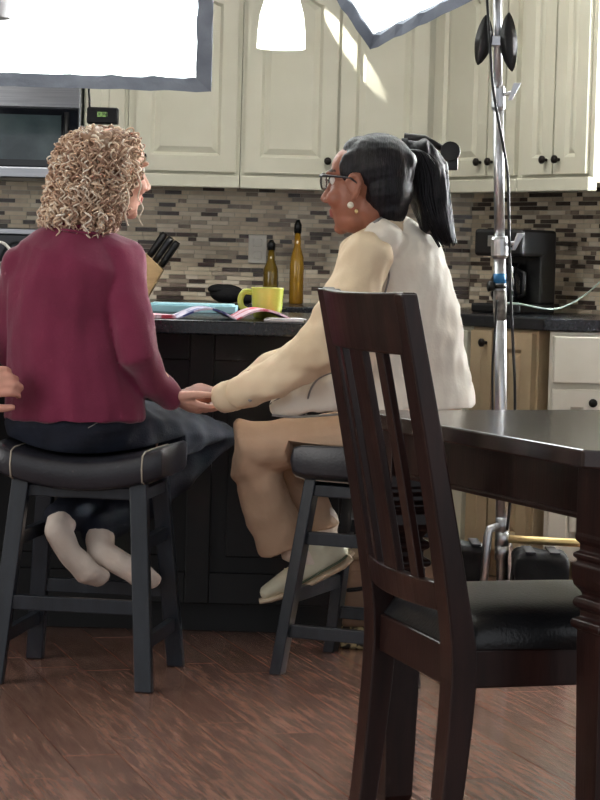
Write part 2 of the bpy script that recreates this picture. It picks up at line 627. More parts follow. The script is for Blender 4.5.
def door_mesh(w, h, arch=True, stile=0.058):
    """raised-panel door: x across, z up, front towards -y, back at y=0"""
    t = 0.02
    iw, ih = w - 2 * stile, h - 2 * stile
    rise = min(0.07, iw * 0.28) if arch else 0.0
    n = 14
    inner = [(x, z + stile) for x, z in arch_loop(iw, ih, rise, n)]
    outer = [(-w / 2, 0), (w / 2, 0)] + [(w / 2 - w * k / n, h) for k in range(n + 1)]
    groove = [(x, z + stile) for x, z in arch_loop(iw, ih, rise, n, 0.012)]
    field = [(x, z + stile) for x, z in arch_loop(iw, ih, rise, n, 0.034)]
    vs, fs = [], []
    K = len(inner)

    def ring(pts, y):
        i0 = len(vs)
        vs.extend((x, y, z) for x, z in pts)
        return i0
    r = [ring(outer, 0), ring(outer, -t), ring(inner, -t), ring(groove, -t + 0.011), ring(field, -t + 0.003)]
    for a, b in zip(r[:-1], r[1:]):
        for k in range(K):
            k2 = (k + 1) % K
            fs.append((a + k, a + k2, b + k2, b + k))
    fs.append(tuple(r[-1] + k for k in range(K)))
    fs.append(tuple(reversed(range(K))))
    return MB().add(vs, fs)


def place(mb, org, rz):
    rot = Matrix.Rotation(rz, 3, 'Z')
    m2 = MB()
    m2.add([Vector(org) + rot @ Vector(v) for v in mb.v], mb.f)
    m2.m = list(mb.m)
    return m2


def knob_mb(x, z, y=-0.02):
    m = MB()
    m.tube([(x, y, z), (x, y - 0.012, z)], [0.006, 0.005], 10)
    m.tube([(x, y - 0.012, z), (x, y - 0.017, z), (x, y - 0.026, z), (x, y - 0.03, z)], [0.006, 0.0145, 0.0145, 0.008], 12)
    return m


def cabinet(name, org, rz, w, depth, z0, z1, doors, m, label, group, knob_at='bottom', drawer=0.0, rail=0.0, toe=0.0, arch=True, drawers=None, mitre=0.0):
    """org: front-left corner of the cabinet face on the floor, rz its turn; doors: list of (x0, x1, knob side)"""
    t = thing(name, (org[0], org[1], z0 if z0 > .5 else 0), label, 'cabinet', group, rz, pivot=False)
    bz = t.location.z
    b = MB()
    b.prism([(0, 0), (w, 0), (w, depth), (mitre, depth)], z0 + toe - bz, z1 - bz)
    if toe:
        b.prism([(mitre * 0.07 / depth, 0.07), (w, 0.07), (w, depth), (mitre, depth)], 0, toe)
    b.build('body', m, t, bevel=0.002)
    if rail:
        MB().span((0, -0.022, z0 - bz - 0.03), (w, 0.02, z0 - bz + 0.018)).build('light_rail', m, t, bevel=0.004)
    zt = z1 - 0.01
    if drawer:
        for (x0, x1) in (drawers or [(0.008, w - 0.008)]):
            db = MB()
            f0, f1 = z1 - drawer, z1 - 0.015
            db.span((x0, -0.02, f0 - bz), (x1, 0, f1 - bz))
            d = db.build('drawer', m, t, bevel=0.004)
        zt = z1 - drawer - 0.02
    zb = z0 + toe + (0.03 if rail else 0.012)
    for (x0, x1, side) in doors:
        dm = place(door_mesh(x1 - x0, zt - zb, arch), ((x0 + x1) / 2, 0, zb - bz), 0)
        d = dm.build('door', m, t, bevel=0)
        if side:
            kx = x1 - 0.03 if side == 'r' else x0 + 0.03
            kz = zb + 0.05 if knob_at == 'bottom' else zt - 0.042
            sub(knob_mb(kx, kz - bz), 'knob', M['knob_black'], d, t, smooth=True)
    return t


UY = 8.65          # front plane of the wall cabinets on the back wall


def bx(px, y=100, d=UY):
    return P(px, y, d).x


UZ0, UZ1 = 1.375, 2.17
x_mw = bx(82, 130)
xA0, xA1, xB0, xC1 = bx(129), bx(242), bx(242), bx(436)
# narrow plain cabinet beside the microwave
cabinet('wall_cabinet', (x_mw + 0.006, UY), 0, xA0 - x_mw - 0.008, 0.33, UZ0, UZ1, [(0.008, xA0 - x_mw - 0.02, None)], M['cabinet_paint'],
        'narrow cream wall cabinet between the microwave and the next cabinet', 'cream wall cabinets', rail=1, arch=False)
cabinet('wall_cabinet', (xA0, UY), 0, xA1 - xA0 - 0.002, 0.33, UZ0, UZ1, [(0.03, xA1 - xA0 - 0.018, 'l')], M['cabinet_paint'],
        'single-door cream wall cabinet behind the big softbox', 'cream wall cabinets', rail=1)
wB = xC1 - xB0
cabinet('wall_cabinet', (xB0, UY), 0, wB, 0.33, UZ0, UZ1, [(0.016, wB / 2 - 0.006, 'r'), (wB / 2 + 0.006, wB - 0.03, 'l')], M['cabinet_paint'],
        'two-door cream wall cabinet behind the pendant lamp and the dark-haired woman', 'cream wall cabinets', rail=1)


def diag_t(px, y, off):
    """distance along the slanted wall of the point seen at px on the plane off in front of it"""
    best = min((abs(proj(dia(k * 0.002, off, 1.089 + (258 - y) / 270))[0] - px), k * 0.002) for k in range(0, 1600))
    return best[1]


tD0 = (UY - (CORNER + DN * 0.33).y) / DU.y
tE1, tG1 = diag_t(524, 100, 0.33), diag_t(596, 100, 0.33)
for (a, b, sp_, lab) in ((tD0 + 0.004, tE1, .66, 'two-door cream wall cabinet on the slanted wall behind the light stand'),
                    (tE1 + 0.003, tG1, .5, 'two-door cream wall cabinet beside the window with paired black knobs')):
    o = dia(a, 0.33)
    ww = b - a
    cabinet('wall_cabinet', (o.x, o.y), -R(58), ww, 0.325, UZ0, UZ1, [(0.02, ww * sp_ - 0.005, 'r'), (ww * sp_ + 0.005, ww - 0.02, 'l')], M['cabinet_paint'],
            lab, 'cream wall cabinets', rail=1)

# base cabinets
BY = 8.37
xr = 0.30
for (x0, x1, lab) in ((-0.84, -0.28, 'cream base cabinet beside the range'), (-0.278, 0.30, 'cream base cabinet at the bend of the worktop')):
    w_ = x1 - x0
    cabinet('base_cabinet', (x0, BY), 0, w_, 0.59, 0, 0.868, [(0.012, w_ / 2 - 0.005, 'r'), (w_ / 2 + 0.005, w_ - 0.012, 'l')], M['cabinet_paint'],
            lab, 'base cabinets', knob_at='top', drawer=0.16, toe=0.1, arch=False)
OFFB = 0.61
tb0 = (BY - (CORNER + DN * OFFB).y) / DU.y
tb1, tb2, tb3 = diag_t(471, 400, OFFB), diag_t(536, 400, OFFB), diag_t(547, 400, OFFB)
o = dia(tb0 + 0.003, OFFB)
w_ = tb1 - tb0 - 0.006
cabinet('base_cabinet', (o.x, o.y), -R(58), w_, 0.3, 0, 0.868, [(0.012, w_ - 0.012, 'r')], M['cabinet_paint'],
        'cream drawer base cabinet on the slanted run', 'base cabinets', knob_at='top', drawer=0.16, toe=0.1, arch=False)
o = dia(tb1, OFFB)
w_ = tb2 - tb1
cabinet('base_cabinet', (o.x, o.y), -R(58), w_, 0.3, 0, 0.868, [(0.012, w_ * 0.36, 'r'), (w_ * 0.36 + 0.01, w_ - 0.012, None)], M['cabinet_shaded'],
        'base cabinet with shade in its colour behind the light stand, under the coffee maker', 'base cabinets', knob_at='top', toe=0.1, arch=False)
pf = dia(tb3, OFFB)
cabinet('base_cabinet', (pf.x, pf.y), 0, 0.45, 0.2, 0, 0.868, [(0.014, 0.176, 'r'), (0.188, 0.436, 'r')], M['cabinet_white'],
        'white base cabinet with a black door knob, right of the dark gap', 'base cabinets', knob_at='top', drawer=0.17, toe=0.1, arch=False, drawers=[(0.014, 0.176), (0.188, 0.436)], mitre=0.32)

# worktop: one continuous dark slab around the bend
fa = dia((8.345 - (CORNER + DN * 0.635).y) / DU.y, 0.635)
fb = dia(tb3, 0.635)
poly = [(-0.846, 8.345), (fa.x, 8.345), (fb.x, fb.y), (fb.x + 0.48, fb.y + 0.0)]
wb = dia(1.17, 0.004)
poly += [(wb.x, wb.y), (CORNER.x - 0.004, WALL_Y - 0.002), (-0.846, WALL_Y - 0.002)]
o = MB().prism(poly, 0.87, 0.91).build('countertop', M['stone_dark'], bevel=0.004)
tag(o, 'dark stone worktop running along the tiled walls', 'countertop')

# ------------------------------------------------------------------ microwave and range
mwx1, mwx0 = x_mw, x_mw - 0.76
t = thing('microwave', (mwx0, 8.58, 1.36), 'stainless over-the-range microwave with black glass door', 'microwave')
MB().span((mwx0, 8.585, 1.36), (mwx1, 8.975, 1.77)).build('body', M['steel'], t, bevel=0.003)
zc = lambda py: P(40, py, 8.57).z
MB().span((mwx0, 8.565, zc(107) - .002), (mwx1 - 0.002, 8.585, 1.77)).build('vent_strip', M['steel'], t, bevel=0.003)
MB().span((mwx0, 8.565, zc(167)), (mwx1 - 0.004, 8.585, zc(107.5) - .002)).build('door', M['black_glass'], t, bevel=0.003)
MB().span((mwx0 + 0.08, 8.561, zc(160)), (bx(61, 130, 8.56), 8.565, zc(115))).build('door_window', M['window_glass_dark'], t)
MB().span((mwx0, 8.565, 1.362), (mwx1 - 0.002, 8.585, zc(167) - 0.002)).build('lower_strip', M['steel'], t, bevel=0.003)
MB().tube([(bx(66, 130, 8.55), 8.548, zc(160)), (bx(66, 130, 8.55), 8.548, zc(112))], 0.008, 10).build('handle', M['black_plastic'], t, smooth=True)

t = thing('cooking_range', (-1.23, 8.6, 0), 'stainless range with black back panel, behind the blonde woman', 'range')
MB().span((-1.61, 8.32, 0.02), (-0.85, 8.97, 0.9)).build('body', M['steel'], t, bevel=0.004)
MB().span((-1.605, 8.33, 0.9), (-0.855, 8.9, 0.915)).build('cooktop', M['black_glass'], t)
MB().span((-1.61, 8.905, 0.9), (-0.85, 8.965, 1.15)).build('back_panel', M['black_glass'], t, bevel=0.004)
MB().span((-1.61, 8.9, 1.15), (-0.85, 8.968, 1.175)).build('panel_trim', M['steel'], t, bevel=0.004)
for k in range(5):
    MB().tube([(-1.5 + 0.14 * k, 8.905, 1.04), (-1.5 + 0.14 * k, 8.875, 1.04)], [0.022, 0.018], 14).build('knob', M['steel'], t, smooth=True)
c = P(-4, 300, 8.6)
t = thing('kettle', (c.x, c.y, 0.915), 'steel kettle with arched handle on the range', 'kettle')
MB().lathe((c.x, c.y, 0.916), [(0.075, 0), (0.09, 0.02), (0.085, 0.08), (0.05, 0.12), (0.02, 0.13)], 24).build('body', M['chrome'], t, smooth=True)
MB().tube([(c.x + 0.07 * math.cos(a), c.y, 1.02 + 0.1 * math.sin(a)) for a in [PI * k / 12 for k in range(13)]], 0.006, 8).build('handle', M['plate_white'], t, smooth=True)
MB().tube([(c.x + .07, c.y, .97), (c.x + .11, c.y, 1.0), (c.x + .125, c.y, 1.03)], [.016, .012, .01], 8).build('spout', M['chrome'], t, smooth=True)

# ------------------------------------------------------------------ things on the back worktop
CT = 0.911
o = MB().box(P(257.5, 249, 8.966), (0.072, 0.008, 0.112)).build('outlet_plate', M['plate_white'], bevel=0.003)
pl = P(257.5, 249, 8.966)
o.data.transform(Matrix.Translation(-pl)); o.location = pl
tag(o, 'cream wall outlet plate on the mosaic backsplash', 'outlet')
for dz in (-0.024, 0.024):
    MB().box((0, -0.0055, dz), (0.034, 0.005, 0.03)).build('socket', M['plate_white'], o, bevel=0.002, world=False)


def bottle(px, d, htot, r, body_m, label):
    c = P(px, 300, d)
    t = thing('bottle', (c.x, d, CT), label, 'bottle', 'oil bottles on the back worktop')
    h = htot
    MB().lathe((c.x, d, CT), [(r * .9, 0), (r, .006), (r, h * .45), (r * .9, h * .55), (r * .48, h * .68), (r * .42, h * .84)], 20).build('glass', body_m, t, smooth=True)
    MB().lathe((c.x, d, CT + h * .84), [(r * .5, 0), (r * .52, h * .1), (r * .4, h * .12), (r * .22, h * .16)], 14).build('cap', M['black_plastic'], t, smooth=True)


bottle(270, 8.86, 0.245, 0.030, M['oil_dark'], 'shorter olive oil bottle with black pourer, below the outlet')
bottle(296, 8.8, 0.325, 0.028, M['oil'], 'taller amber oil bottle with black cap')

c = P(227, 300, 8.72)
o = tag(MB().ell((0, 0, 0.034), (0.066, 0.05, 0.036)).ell((-0.03, 0, 0.05), (0.045, 0.045, 0.02)).ell((0.07, -.005, 0.022), (0.045, 0.03, 0.024)).build('oven_mitt', M['black_cloth'], smooth=True), 'black crumpled oven mitt on the back worktop', 'oven mitt')
o.location = (c.x, c.y, CT)

c = P(139, 290, 8.68)
t = thing('knife_block', (c.x, c.y, CT), 'tan wooden knife block with black-handled knives', 'knife block')
rt = Matrix.Rotation(R(33), 3, 'Y')
ax = rt @ Vector((0, 0, 1)); sd = rt @ Vector((1, 0, 0))
kb = Vector((c.x - 0.045, c.y, CT))
poly = [kb + Vector((-0.03, 0, 0)), kb + Vector((0.075, 0, 0)), kb + ax * 0.175 + sd * 0.05, kb + ax * 0.19 - sd * 0.04]
vs = [p + Vector((0, dy, 0)) for dy in (-0.045, 0.045) for p in poly]
MB().add(vs, [(3, 2, 1, 0), (4, 5, 6, 7), (0, 1, 5, 4), (1, 2, 6, 5), (2, 3, 7, 6), (3, 0, 4, 7)]).build('block', M['block_wood'], t, bevel=0.004)
for i in range(3):
    for j in range(2):
        st = kb + ax * 0.18 + sd * (-0.024 + 0.029 * i) + Vector((0, -0.022 + 0.044 * j, 0))
        MB().tube([st, st + ax * 0.03, st + ax * 0.1, st + ax * 0.112], [(0.011, 0.012), (0.0125, 0.014), (0.013, 0.015), (0.010, 0.011)], 10, side=sd).build('knife_handle', M['black_plastic'], t, smooth=True)

# coffee maker on the slanted run
c = dia(diag_t(514, 265, 0.30), 0.30, CT)
t = thing('coffee_maker', tuple(c), 'black coffee maker on the worktop behind the light stand', 'coffee maker', None, -R(40), pivot=False)
t.scale = (0.88, 0.88, 0.97)
MB().span((-0.12, -0.13, 0), (0.12, 0.13, 0.035)).build('base', M['black_plastic'], t, bevel=0.008)
MB().span((-0.12, 0.02, 0.035), (0.12, 0.13, 0.235)).build('water_tank', M['black_plastic'], t, bevel=0.008)
MB().span((-0.12, -0.12, 0.21), (0.12, 0.13, 0.31)).build('brew_head', M['black_plastic'], t, bevel=0.012)
cf = MB().lathe((0, -0.05, 0.037), [(0.05, 0), (0.066, 0.03), (0.066, 0.09), (0.045, 0.13), (0.048, 0.15)], 20).build('carafe', M['black_glass'], t, smooth=True)
h_ = MB().tube([(0.06, -0.06, 0.16), (0.1, -0.07, 0.15), (0.1, -0.07, 0.07), (0.066, -0.06, 0.06)], 0.008, 8).build('handle', M['black_plastic'], cf, smooth=True)
MB().span((-0.05, -0.124, 0.245), (0.05, -0.119, 0.285)).build('control_panel', M['steel'], t, bevel=0.002)
cab = [P(505, 303, 7.95), P(520, 304, 7.93), P(540, 308, 7.9), P(555, 309, 7.92), P(572, 303, 8.0), P(590, 291, 8.12), P(606, 276, 8.22)]


def smooth_path(pts, n=8):
    pts = [Vector(p) for p in pts]
    out = []
    for i in range(len(pts) - 1):
        p0, p1, p2, p3 = pts[max(i - 1, 0)], pts[i], pts[i + 1], pts[min(i + 2, len(pts) - 1)]
        for k in range(n):
            u = k / n
            out.append(0.5 * ((2 * p1) + (p2 - p0) * u + (2 * p0 - 5 * p1 + 4 * p2 - p3) * u * u + (3 * p1 - p0 - 3 * p2 + p3) * u ** 3))
    out.append(pts[-1])
    return out


inv = (Matrix.Translation(t.location) @ Matrix.Rotation(t.rotation_euler.z, 4, 'Z') @ Matrix.Diagonal((0.88, 0.88, 0.97, 1))).inverted()
MB().tube([inv @ p for p in smooth_path(cab)], 0.0035, 8).build('power_cord', M['cable_white'], t, smooth=True)['label'] = 'pale power cord'

# ------------------------------------------------------------------ island
IX0, IX1 = -2.2, 0.20
t = thing('kitchen_island', ((IX0 + IX1) / 2, 6.95, 0), 'black panelled kitchen island', 'island')
MB().span((IX0, 6.52, 0.09), (IX1, 7.42, 0.868)).build('body', M['island_black'], t)
MB().span((IX0 + .03, 6.58, 0), (IX1 - .03, 7.36, 0.09)).build('plinth', M['island_black'], t)
xs = [IX0, -1.62, -1.02, P(201, 400, 6.5).x, IX1]
for x in xs:
    MB().span((max(x - 0.035, IX0), 6.5, 0.09), (min(x + 0.035, IX1), 6.52, 0.868)).build('stile', M['island_black'], t, bevel=0.003)
for a, b in zip(xs[:-1], xs[1:]):
    MB().span((a + 0.035, 6.502, 0.79), (b - 0.035, 6.52, 0.868)).build('rail', M['island_black'], t, bevel=0.003)
    MB().span((a + 0.035, 6.502, 0.09), (b - 0.035, 6.52, 0.18)).build('rail', M['island_black'], t, bevel=0.003)
    MB().span((a + 0.08, 6.512, 0.225), (b - 0.08, 6.52, 0.745)).build('panel', M['island_black'], t, bevel=0.004)
o = MB().span((IX0 - 0.04, 6.28, 0.87), (IX1 + 0.04, 7.46, 0.91)).build('island_countertop', M['stone_dark'], bevel=0.005)
tag(o, 'dark stone slab topping the island', 'countertop')

# mug
MY = 6.64
c = P(267, 315, MY)
t = thing('mug', (c.x, MY, CT), 'yellow-green mug on the island', 'mug')
MB().lathe((c.x, MY, CT), [(0.036, 0), (0.040, 0.004), (0.045, 0.04), (0.0475, 0.0865), (0.0485, 0.09), (0.0455, 0.0895), (0.043, 0.04), (0.036, 0.008), (0.005, 0.006)], 32).build('cup', M['mug_glaze'], t, smooth=True)
MB().tube(smooth_path([(c.x - 0.042, MY - .005, CT + 0.074), (c.x - 0.066, MY - .01, CT + 0.076), (c.x - 0.078, MY - .01, CT + 0.056), (c.x - 0.072, MY - .01, CT + 0.03), (c.x - 0.042, MY - .005, CT + 0.016)], 5), [(0.006, 0.009)] * 21, 10).build('handle', M['mug_glaze'], t, smooth=True)

# tray, magazines, papers on the island
a, b = P(146, 306, 7.1), P(236, 306, 7.1)
o = MB().box((0, 0, 0.011), (b.x - a.x, 0.26, 0.022)).box((0, 0, 0.024), (b.x - a.x - 0.02, 0.24, 0.004)).build('tray', M['tray_blue'], bevel=0.004)
o.location = ((a.x + b.x) / 2, 7.2, CT)
tag(o, 'pale blue flat tray lying on the island', 'tray')


def magazine(name, cx, cy, w, d, rz, hmax, m, label, cat='magazine'):
    """open magazine, pages curling up on both sides of the spine"""
    t = thing(name, (cx, cy, CT), label, cat, None, rz, pivot=False)
    for sgn, mm in ((-1, m[0]), (1, m[1])):
        vs, fs = [], []
        n = 12
        for k in range(n + 1):
            u = k / n
            x = sgn * w / 2 * u
            z = 0.003 + hmax * math.sin(u * PI) ** 1.0 * (1 - 0.25 * u)
            for y in (-d / 2, d / 2):
                vs += [(x, y, z), (x, y, max(0.0005, z - 0.006))]
        for k in range(n):
            i, j = k * 4, k * 4 + 4
            fs += [(i, j, j + 2, i + 2), (i + 1, i + 3, j + 3, j + 1), (i, i + 1, j + 1, j), (i + 2, j + 2, j + 3, i + 3)]
        fs += [(0, 2, 3, 1), (n * 4, n * 4 + 1, n * 4 + 3, n * 4 + 2)]
        MB().add(vs, fs).build('page', mm, t, smooth=False, world=False)
    return t


c = P(232, 316, 6.45)
magazine('magazine', c.x, 6.46, 0.33, 0.24, R(8), 0.034, (M['paper_blue'], M['paper_red']), 'open glossy magazine with red and blue pages beside the mug')
c = P(284, 319, 6.36)
o = MB().box((0, 0, 0.003), (0.11, 0.1, 0.006)).box((0.006, 0.004, 0.008), (0.1, 0.095, 0.003), Matrix.Rotation(R(9), 3, 'Z')).build('paper_sheets', M['paper'], bevel=0.001)
o.location = (c.x, 6.36, CT)
tag(o, 'small white sheets of paper right of the open magazine', 'paper')
c = P(157, 316, 6.42)
o = MB().box((0, 0, 0.005), (0.06, 0.16, 0.01), Matrix.Rotation(R(22), 3, 'Z')).build('booklet', M['paper_red'], bevel=0.001)
o.location = (c.x, 6.42, CT)
tag(o, 'red and white booklet beside the blonde woman', 'booklet')


# ------------------------------------------------------------------ stools
def make_stool(label, group):
    t = thing('bar_stool', (0, 0, 0), label, 'stool', group, 0, pivot=False)
    W, D, n, k = 0.435, 0.335, 18, 12
    # saddle seat: high at both ends, dipping in the middle, rounded edges
    vs, fs = [], []
    sec = []
    for j in range(k):
        a = 2 * PI * j / k
        cx, cz = math.cos(a), math.sin(a)
        e = 0.36
        sec.append((math.copysign(abs(cx) ** e, cx) * D / 2, math.copysign(abs(cz) ** e, cz)))
    for i in range(n + 1):
        u = -1 + 2 * i / n
        x = u * W / 2
        end = 1 - 0.06 * max(0, (abs(u) - 0.9) / 0.1) ** 2
        sh = 0.040 * abs(u) ** 2.0
        for (y, z) in sec:
            vs.append((x, y * end, 0.529 + sh + z * 0.042 * (end ** 0.5)))
    for i in range(n):
        for j in range(k):
            j2 = (j + 1) % k
            fs.append((i * k + j, i * k + j2, (i + 1) * k + j2, (i + 1) * k + j))
    fs.append(tuple(range(k)))
    fs.append(tuple(n * k + j for j in range(k)))
    st = MB().add(vs, fs).build('seat', M['stool_leather'], t, smooth=True, bevel=0.006)
    for s_ in (-1, 1):
        i = 2 if s_ < 0 else n - 2
        ring = [Vector(vs[i * k + j]) + (Vector((0, 0, 0))) for j in range(k)]
        cen = sum(ring, Vector()) / k
        ring = [cen + (p - cen) * 1.006 for p in ring]
        MB().tube(ring + [ring[0]], 0.0022, 6, cap=False).build('piping', M['piping'], st, smooth=True)
    MB().span((-0.17, -0.12, 0.47), (0.17, 0.12, 0.5)).build('seat_frame', M['stool_wood'], t, bevel=0.003)
    tops = {}
    for sx in (-1, 1):
        for sy in (-1, 1):
            a = Vector((sx * 0.152, sy * 0.118, 0.515))
            b = Vector((sx * 0.193, sy * 0.188, 0))
            tops[(sx, sy)] = (a, b)
            MB().sweep([b, a], (1, 0, 0), 0.044, ((0, 1, 0), 0.032)).build('leg', M['stool_wood'], t, bevel=0.003)

    def at(sx, sy, z):
        a, b = tops[(sx, sy)]
        return b + (a - b) * (z / 0.515)
    for sy, z in ((-1, 0.205), (1, 0.205)):
        MB().sweep([at(-1, sy, z), at(1, sy, z)], (0, 1, 0), 0.02, ((0, 0, 1), 0.036)).build('stretcher', M['stool_wood'], t, bevel=0.002)
    for sx in (-1, 1):
        for z in (0.115, 0.36):
            MB().sweep([at(sx, -1, z), at(sx, 1, z)], (1, 0, 0), 0.02, ((0, 0, 1), 0.034)).build('stretcher', M['stool_wood'], t, bevel=0.002)
    return t


def clean(c, loc, rz, label=None):
    c.location = loc
    c.rotation_euler = (0, 0, rz)
    if label: c['label'] = label
    ROOTS.append(c)


st1 = make_stool('dark saddle-seat bar stool under the blonde woman', 'saddle bar stools at the island')
st2 = copy_tree(st1)
st3 = copy_tree(st1)
clean(st1, (-0.53, 5.84, 0), -R(9))
clean(st2, (0.206, 6.03, 0), R(68), 'dark saddle-seat bar stool under the dark-haired woman')
clean(st3, (-1.2, 6.0, 0), R(4), 'dark saddle-seat bar stool under the person in black')

# ------------------------------------------------------------------ dining table
TA = Vector((0.39, -0.92, 0)).normalized()       # along the visible side, towards the viewer
TB = Vector((0.92, 0.39, 0)).normalized()        # along the table, away to the right
near = Vector((0.462, 3.70, 0))
far_ = near - TA * 0.9
TWD, TLN = 0.955, 1.5
tc_ = far_ + TA * (TWD / 2) + TB * (TLN / 2)
rzT = math.atan2(TB.y, TB.x)
t = thing('dining_table', (tc_.x, tc_.y, 0), 'dark espresso wood dining table with carved square legs', 'table', None, rzT, pivot=False)
ch = 0.055
a, b = TLN / 2, TWD / 2
octo = [(-a + ch, -b), (a - ch, -b), (a, -b + ch), (a, b - ch), (a - ch, b), (-a + ch, b), (-a, b - ch), (-a, -b + ch)]
MB().prism(octo, 0.759, 0.79).build('tabletop', M['espresso_top'], t, bevel=0.004)
ins = 0.045
for (x0, y0, x1, y1) in ((-a + ins, -b + 0.06, -a + ins + 0.022, b - 0.06), (a - ins - 0.022, -b + 0.06, a - ins, b - 0.06),
                         (-a + 0.06, -b + ins, a - 0.06, -b + ins + 0.022), (-a + 0.06, b - ins - 0.022, a - 0.06, b - ins)):
    ap = MB().span((x0, y0, 0.677), (x1, y1, 0.759)).build('apron', M['espresso'], t)
    MB().span((x0 - 0.005, y0 - 0.005, 0.667), (x1 + 0.005, y1 + 0.005, 0.677)).build('bead', M['espresso'], ap, bevel=0.003)
H = 0.044
prof = [(0.022, 0), (0.030, 0.03), (0.034, 0.2), (0.039, 0.405), (0.039, 0.424), (0.046, 0.429), (0.048, 0.436), (0.046, 0.443), (0.036, 0.450), (0.036, 0.462), (0.044, 0.468),
        (0.046, 0.476), (0.043, 0.484), (0.034, 0.490), (0.037, 0.497), (0.045, 0.508), (0.048, 0.522), (0.048, 0.546), (0.042, 0.552), (0.042, 0.556), (0.047, 0.560), (0.047, 0.567),
        (0.039, 0.573), (0.039, 0.585), (0.045, 0.592), (0.045, 0.600), (H, 0.606), (H, 0.759)]
prof = [(h_, z_ if z_ < 0.3 else (0.759 if z_ > 0.7 else 0.629 + (z_ - 0.585) * 0.893)) for h_, z_ in prof]
for sx in (-1, 1):
    for sy in (-1, 1):
        MB().loft_sq((sx * (a - 0.072), sy * (b - 0.072), 0), prof).build('leg', M['espresso'], t, bevel=0.002)

# ------------------------------------------------------------------ dining chair
rzC = -R(90 - 16.5)
fwd = Vector((math.cos(R(14)), math.sin(R(14)), 0))
rgt = Vector((math.sin(R(14)), -math.cos(R(14)), 0))
base = (Vector((0.178, 4.27, 0)) + Vector((0.270, 3.845, 0))) / 2
t = thing('dining_chair', (base.x, base.y, 0), 'dark espresso slat-back dining chair with black leather seat', 'chair', None, rzC, pivot=False)
HW = 0.212        # half the distance between the back posts
PWD, PDP = 0.062, 0.034


def back_y(z):
    """how far the back leans behind the seat line"""
    if z < 0.415:
        return -0.035 * ((0.415 - z) / 0.415) ** 1.5
    return -0.12 * ((z - 0.415) / 0.615) ** 1.12


def bow(u):
    """the back bows out rearwards in its middle"""
    return -0.030 * (1 - u * u)


zs = [0, 0.1, 0.2, 0.3, 0.38, 0.44, 0.5, 0.6, 0.7, 0.8, 0.9, 1.0, 1.034]
for sx in (-1, 1):
    MB().sweep([(sx * HW, back_y(z), z) for z in zs], (1, 0, 0), PWD, ((0, 1, 0), [0.034, 0.036, 0.04, 0.044, 0.046, 0.046, 0.042, 0.038, 0.036, 0.034, 0.032, 0.03, 0.03])).build('post', M['espresso'], t, bevel=0.004)


def curved_board(z0, z1, th, x0, x1, n=10, dip=0.0, zn=4):
    vs, fs = [], []
    for i in range(n + 1):
        x = x0 + (x1 - x0) * i / n
        u = x / HW
        for j in range(zn + 1):
            zt = z1 - dip * (1 - u * u)
            z = z0 + (zt - z0) * j / zn
            for s_ in (-1, 1):
                vs.append((x, back_y(z) + bow(u) + s_ * th / 2, z))
    K = (zn + 1) * 2
    for i in range(n):
        for j in range(zn):
            p, q = i * K + j * 2, (i + 1) * K + j * 2
            fs.append((p, p + 2, q + 2, q))
            fs.append((p + 1, q + 1, q + 3, p + 3))
        p, q = i * K, (i + 1) * K
        fs.append((p, q, q + 1, p + 1))
        p, q = i * K + zn * 2, (i + 1) * K + zn * 2
        fs.append((p, p + 1, q + 1, q))
    for i in (0, n):
        fs.append(tuple([i * K + j * 2 for j in range(zn + 1)] + [i * K + j * 2 + 1 for j in reversed(range(zn + 1))]))
    return MB().add(vs, fs)


curved_board(0.93, 1.036, 0.026, -HW - 0.02, HW + 0.02, 14, 0.004).build('crest_rail', M['espresso'], t, bevel=0.004)
curved_board(0.492, 0.542, 0.022, -HW, HW, 12).build('lower_rail', M['espresso'], t, bevel=0.003)
for (x, w_) in ((-0.108, 0.028), (0.0, 0.075), (0.108, 0.028)):
    curved_board(0.53, 0.94, 0.014, x - w_ / 2, x + w_ / 2, 4, 0, 10).build('slat', M['espresso'], t, bevel=0.002)
SD, FW = 0.445, 0.225
for sx in (-1, 1):
    MB().sweep([(sx * (FW - 0.02), SD - 0.01, 0), (sx * (FW - 0.02), SD - 0.01, 0.425)], (1, 0, 0), [0.03, 0.045], ((0, 1, 0), [0.03, 0.045])).build('leg', M['espresso'], t, bevel=0.003)
    MB().sweep([(sx * HW, 0.02, 0.397), (sx * (FW - 0.02), SD - 0.03, 0.397)], (1, 0, 0), 0.024, ((0, 0, 1), 0.066)).build('side_rail', M['espresso'], t, bevel=0.003)
MB().sweep([(-HW + 0.02, 0, 0.395), (HW - 0.02, 0, 0.395)], (0, 1, 0), 0.024, ((0, 0, 1), 0.07)).build('rear_rail', M['espresso'], t, bevel=0.003)
MB().sweep([(-FW + 0.04, SD - 0.01, 0.397), (FW - 0.04, SD - 0.01, 0.397)], (0, 1, 0), 0.024, ((0, 0, 1), 0.066)).build('front_rail', M['espresso'], t, bevel=0.003)
# padded seat, domed with pulled corners
n = 18
vs, fs = [], []
for i in range(n + 1):
    v = i / n
    for j in range(n + 1):
        u = -1 + 2 * j / n
        hw = (HW + 0.012) + (FW - HW + 0.006) * v
        y = -0.005 + v * (SD + 0.03)
        e = (1 - abs(u) ** 5) * (1 - abs(2 * v - 1) ** 5)
        x = u * hw
        crease = 0.0035 * math.sin(v * 95) * max(0, abs(u) - 0.82) / 0.18 if v > 0.35 else 0
        vs.append((x, y, 0.432 + 0.064 * max(e, 0) ** 0.4 + crease))
for i in range(n):
    for j in range(n):
        p = i * (n + 1) + j
        fs.append((p, p + 1, p + n + 2, p + n + 1))
B0 = len(vs)
rim = [j for j in range(n + 1)] + [i * (n + 1) + n for i in range(1, n + 1)] + [n * (n + 1) + j for j in range(n - 1, -1, -1)] + [i * (n + 1) for i in range(n - 1, 0, -1)]
for r_ in rim:
    x, y, z = vs[r_]
    vs.append((x * 0.99, y, 0.430))
for k_ in range(len(rim)):
    k2 = (k_ + 1) % len(rim)
    fs.append((rim[k_], B0 + k_, B0 + k2, rim[k2]))
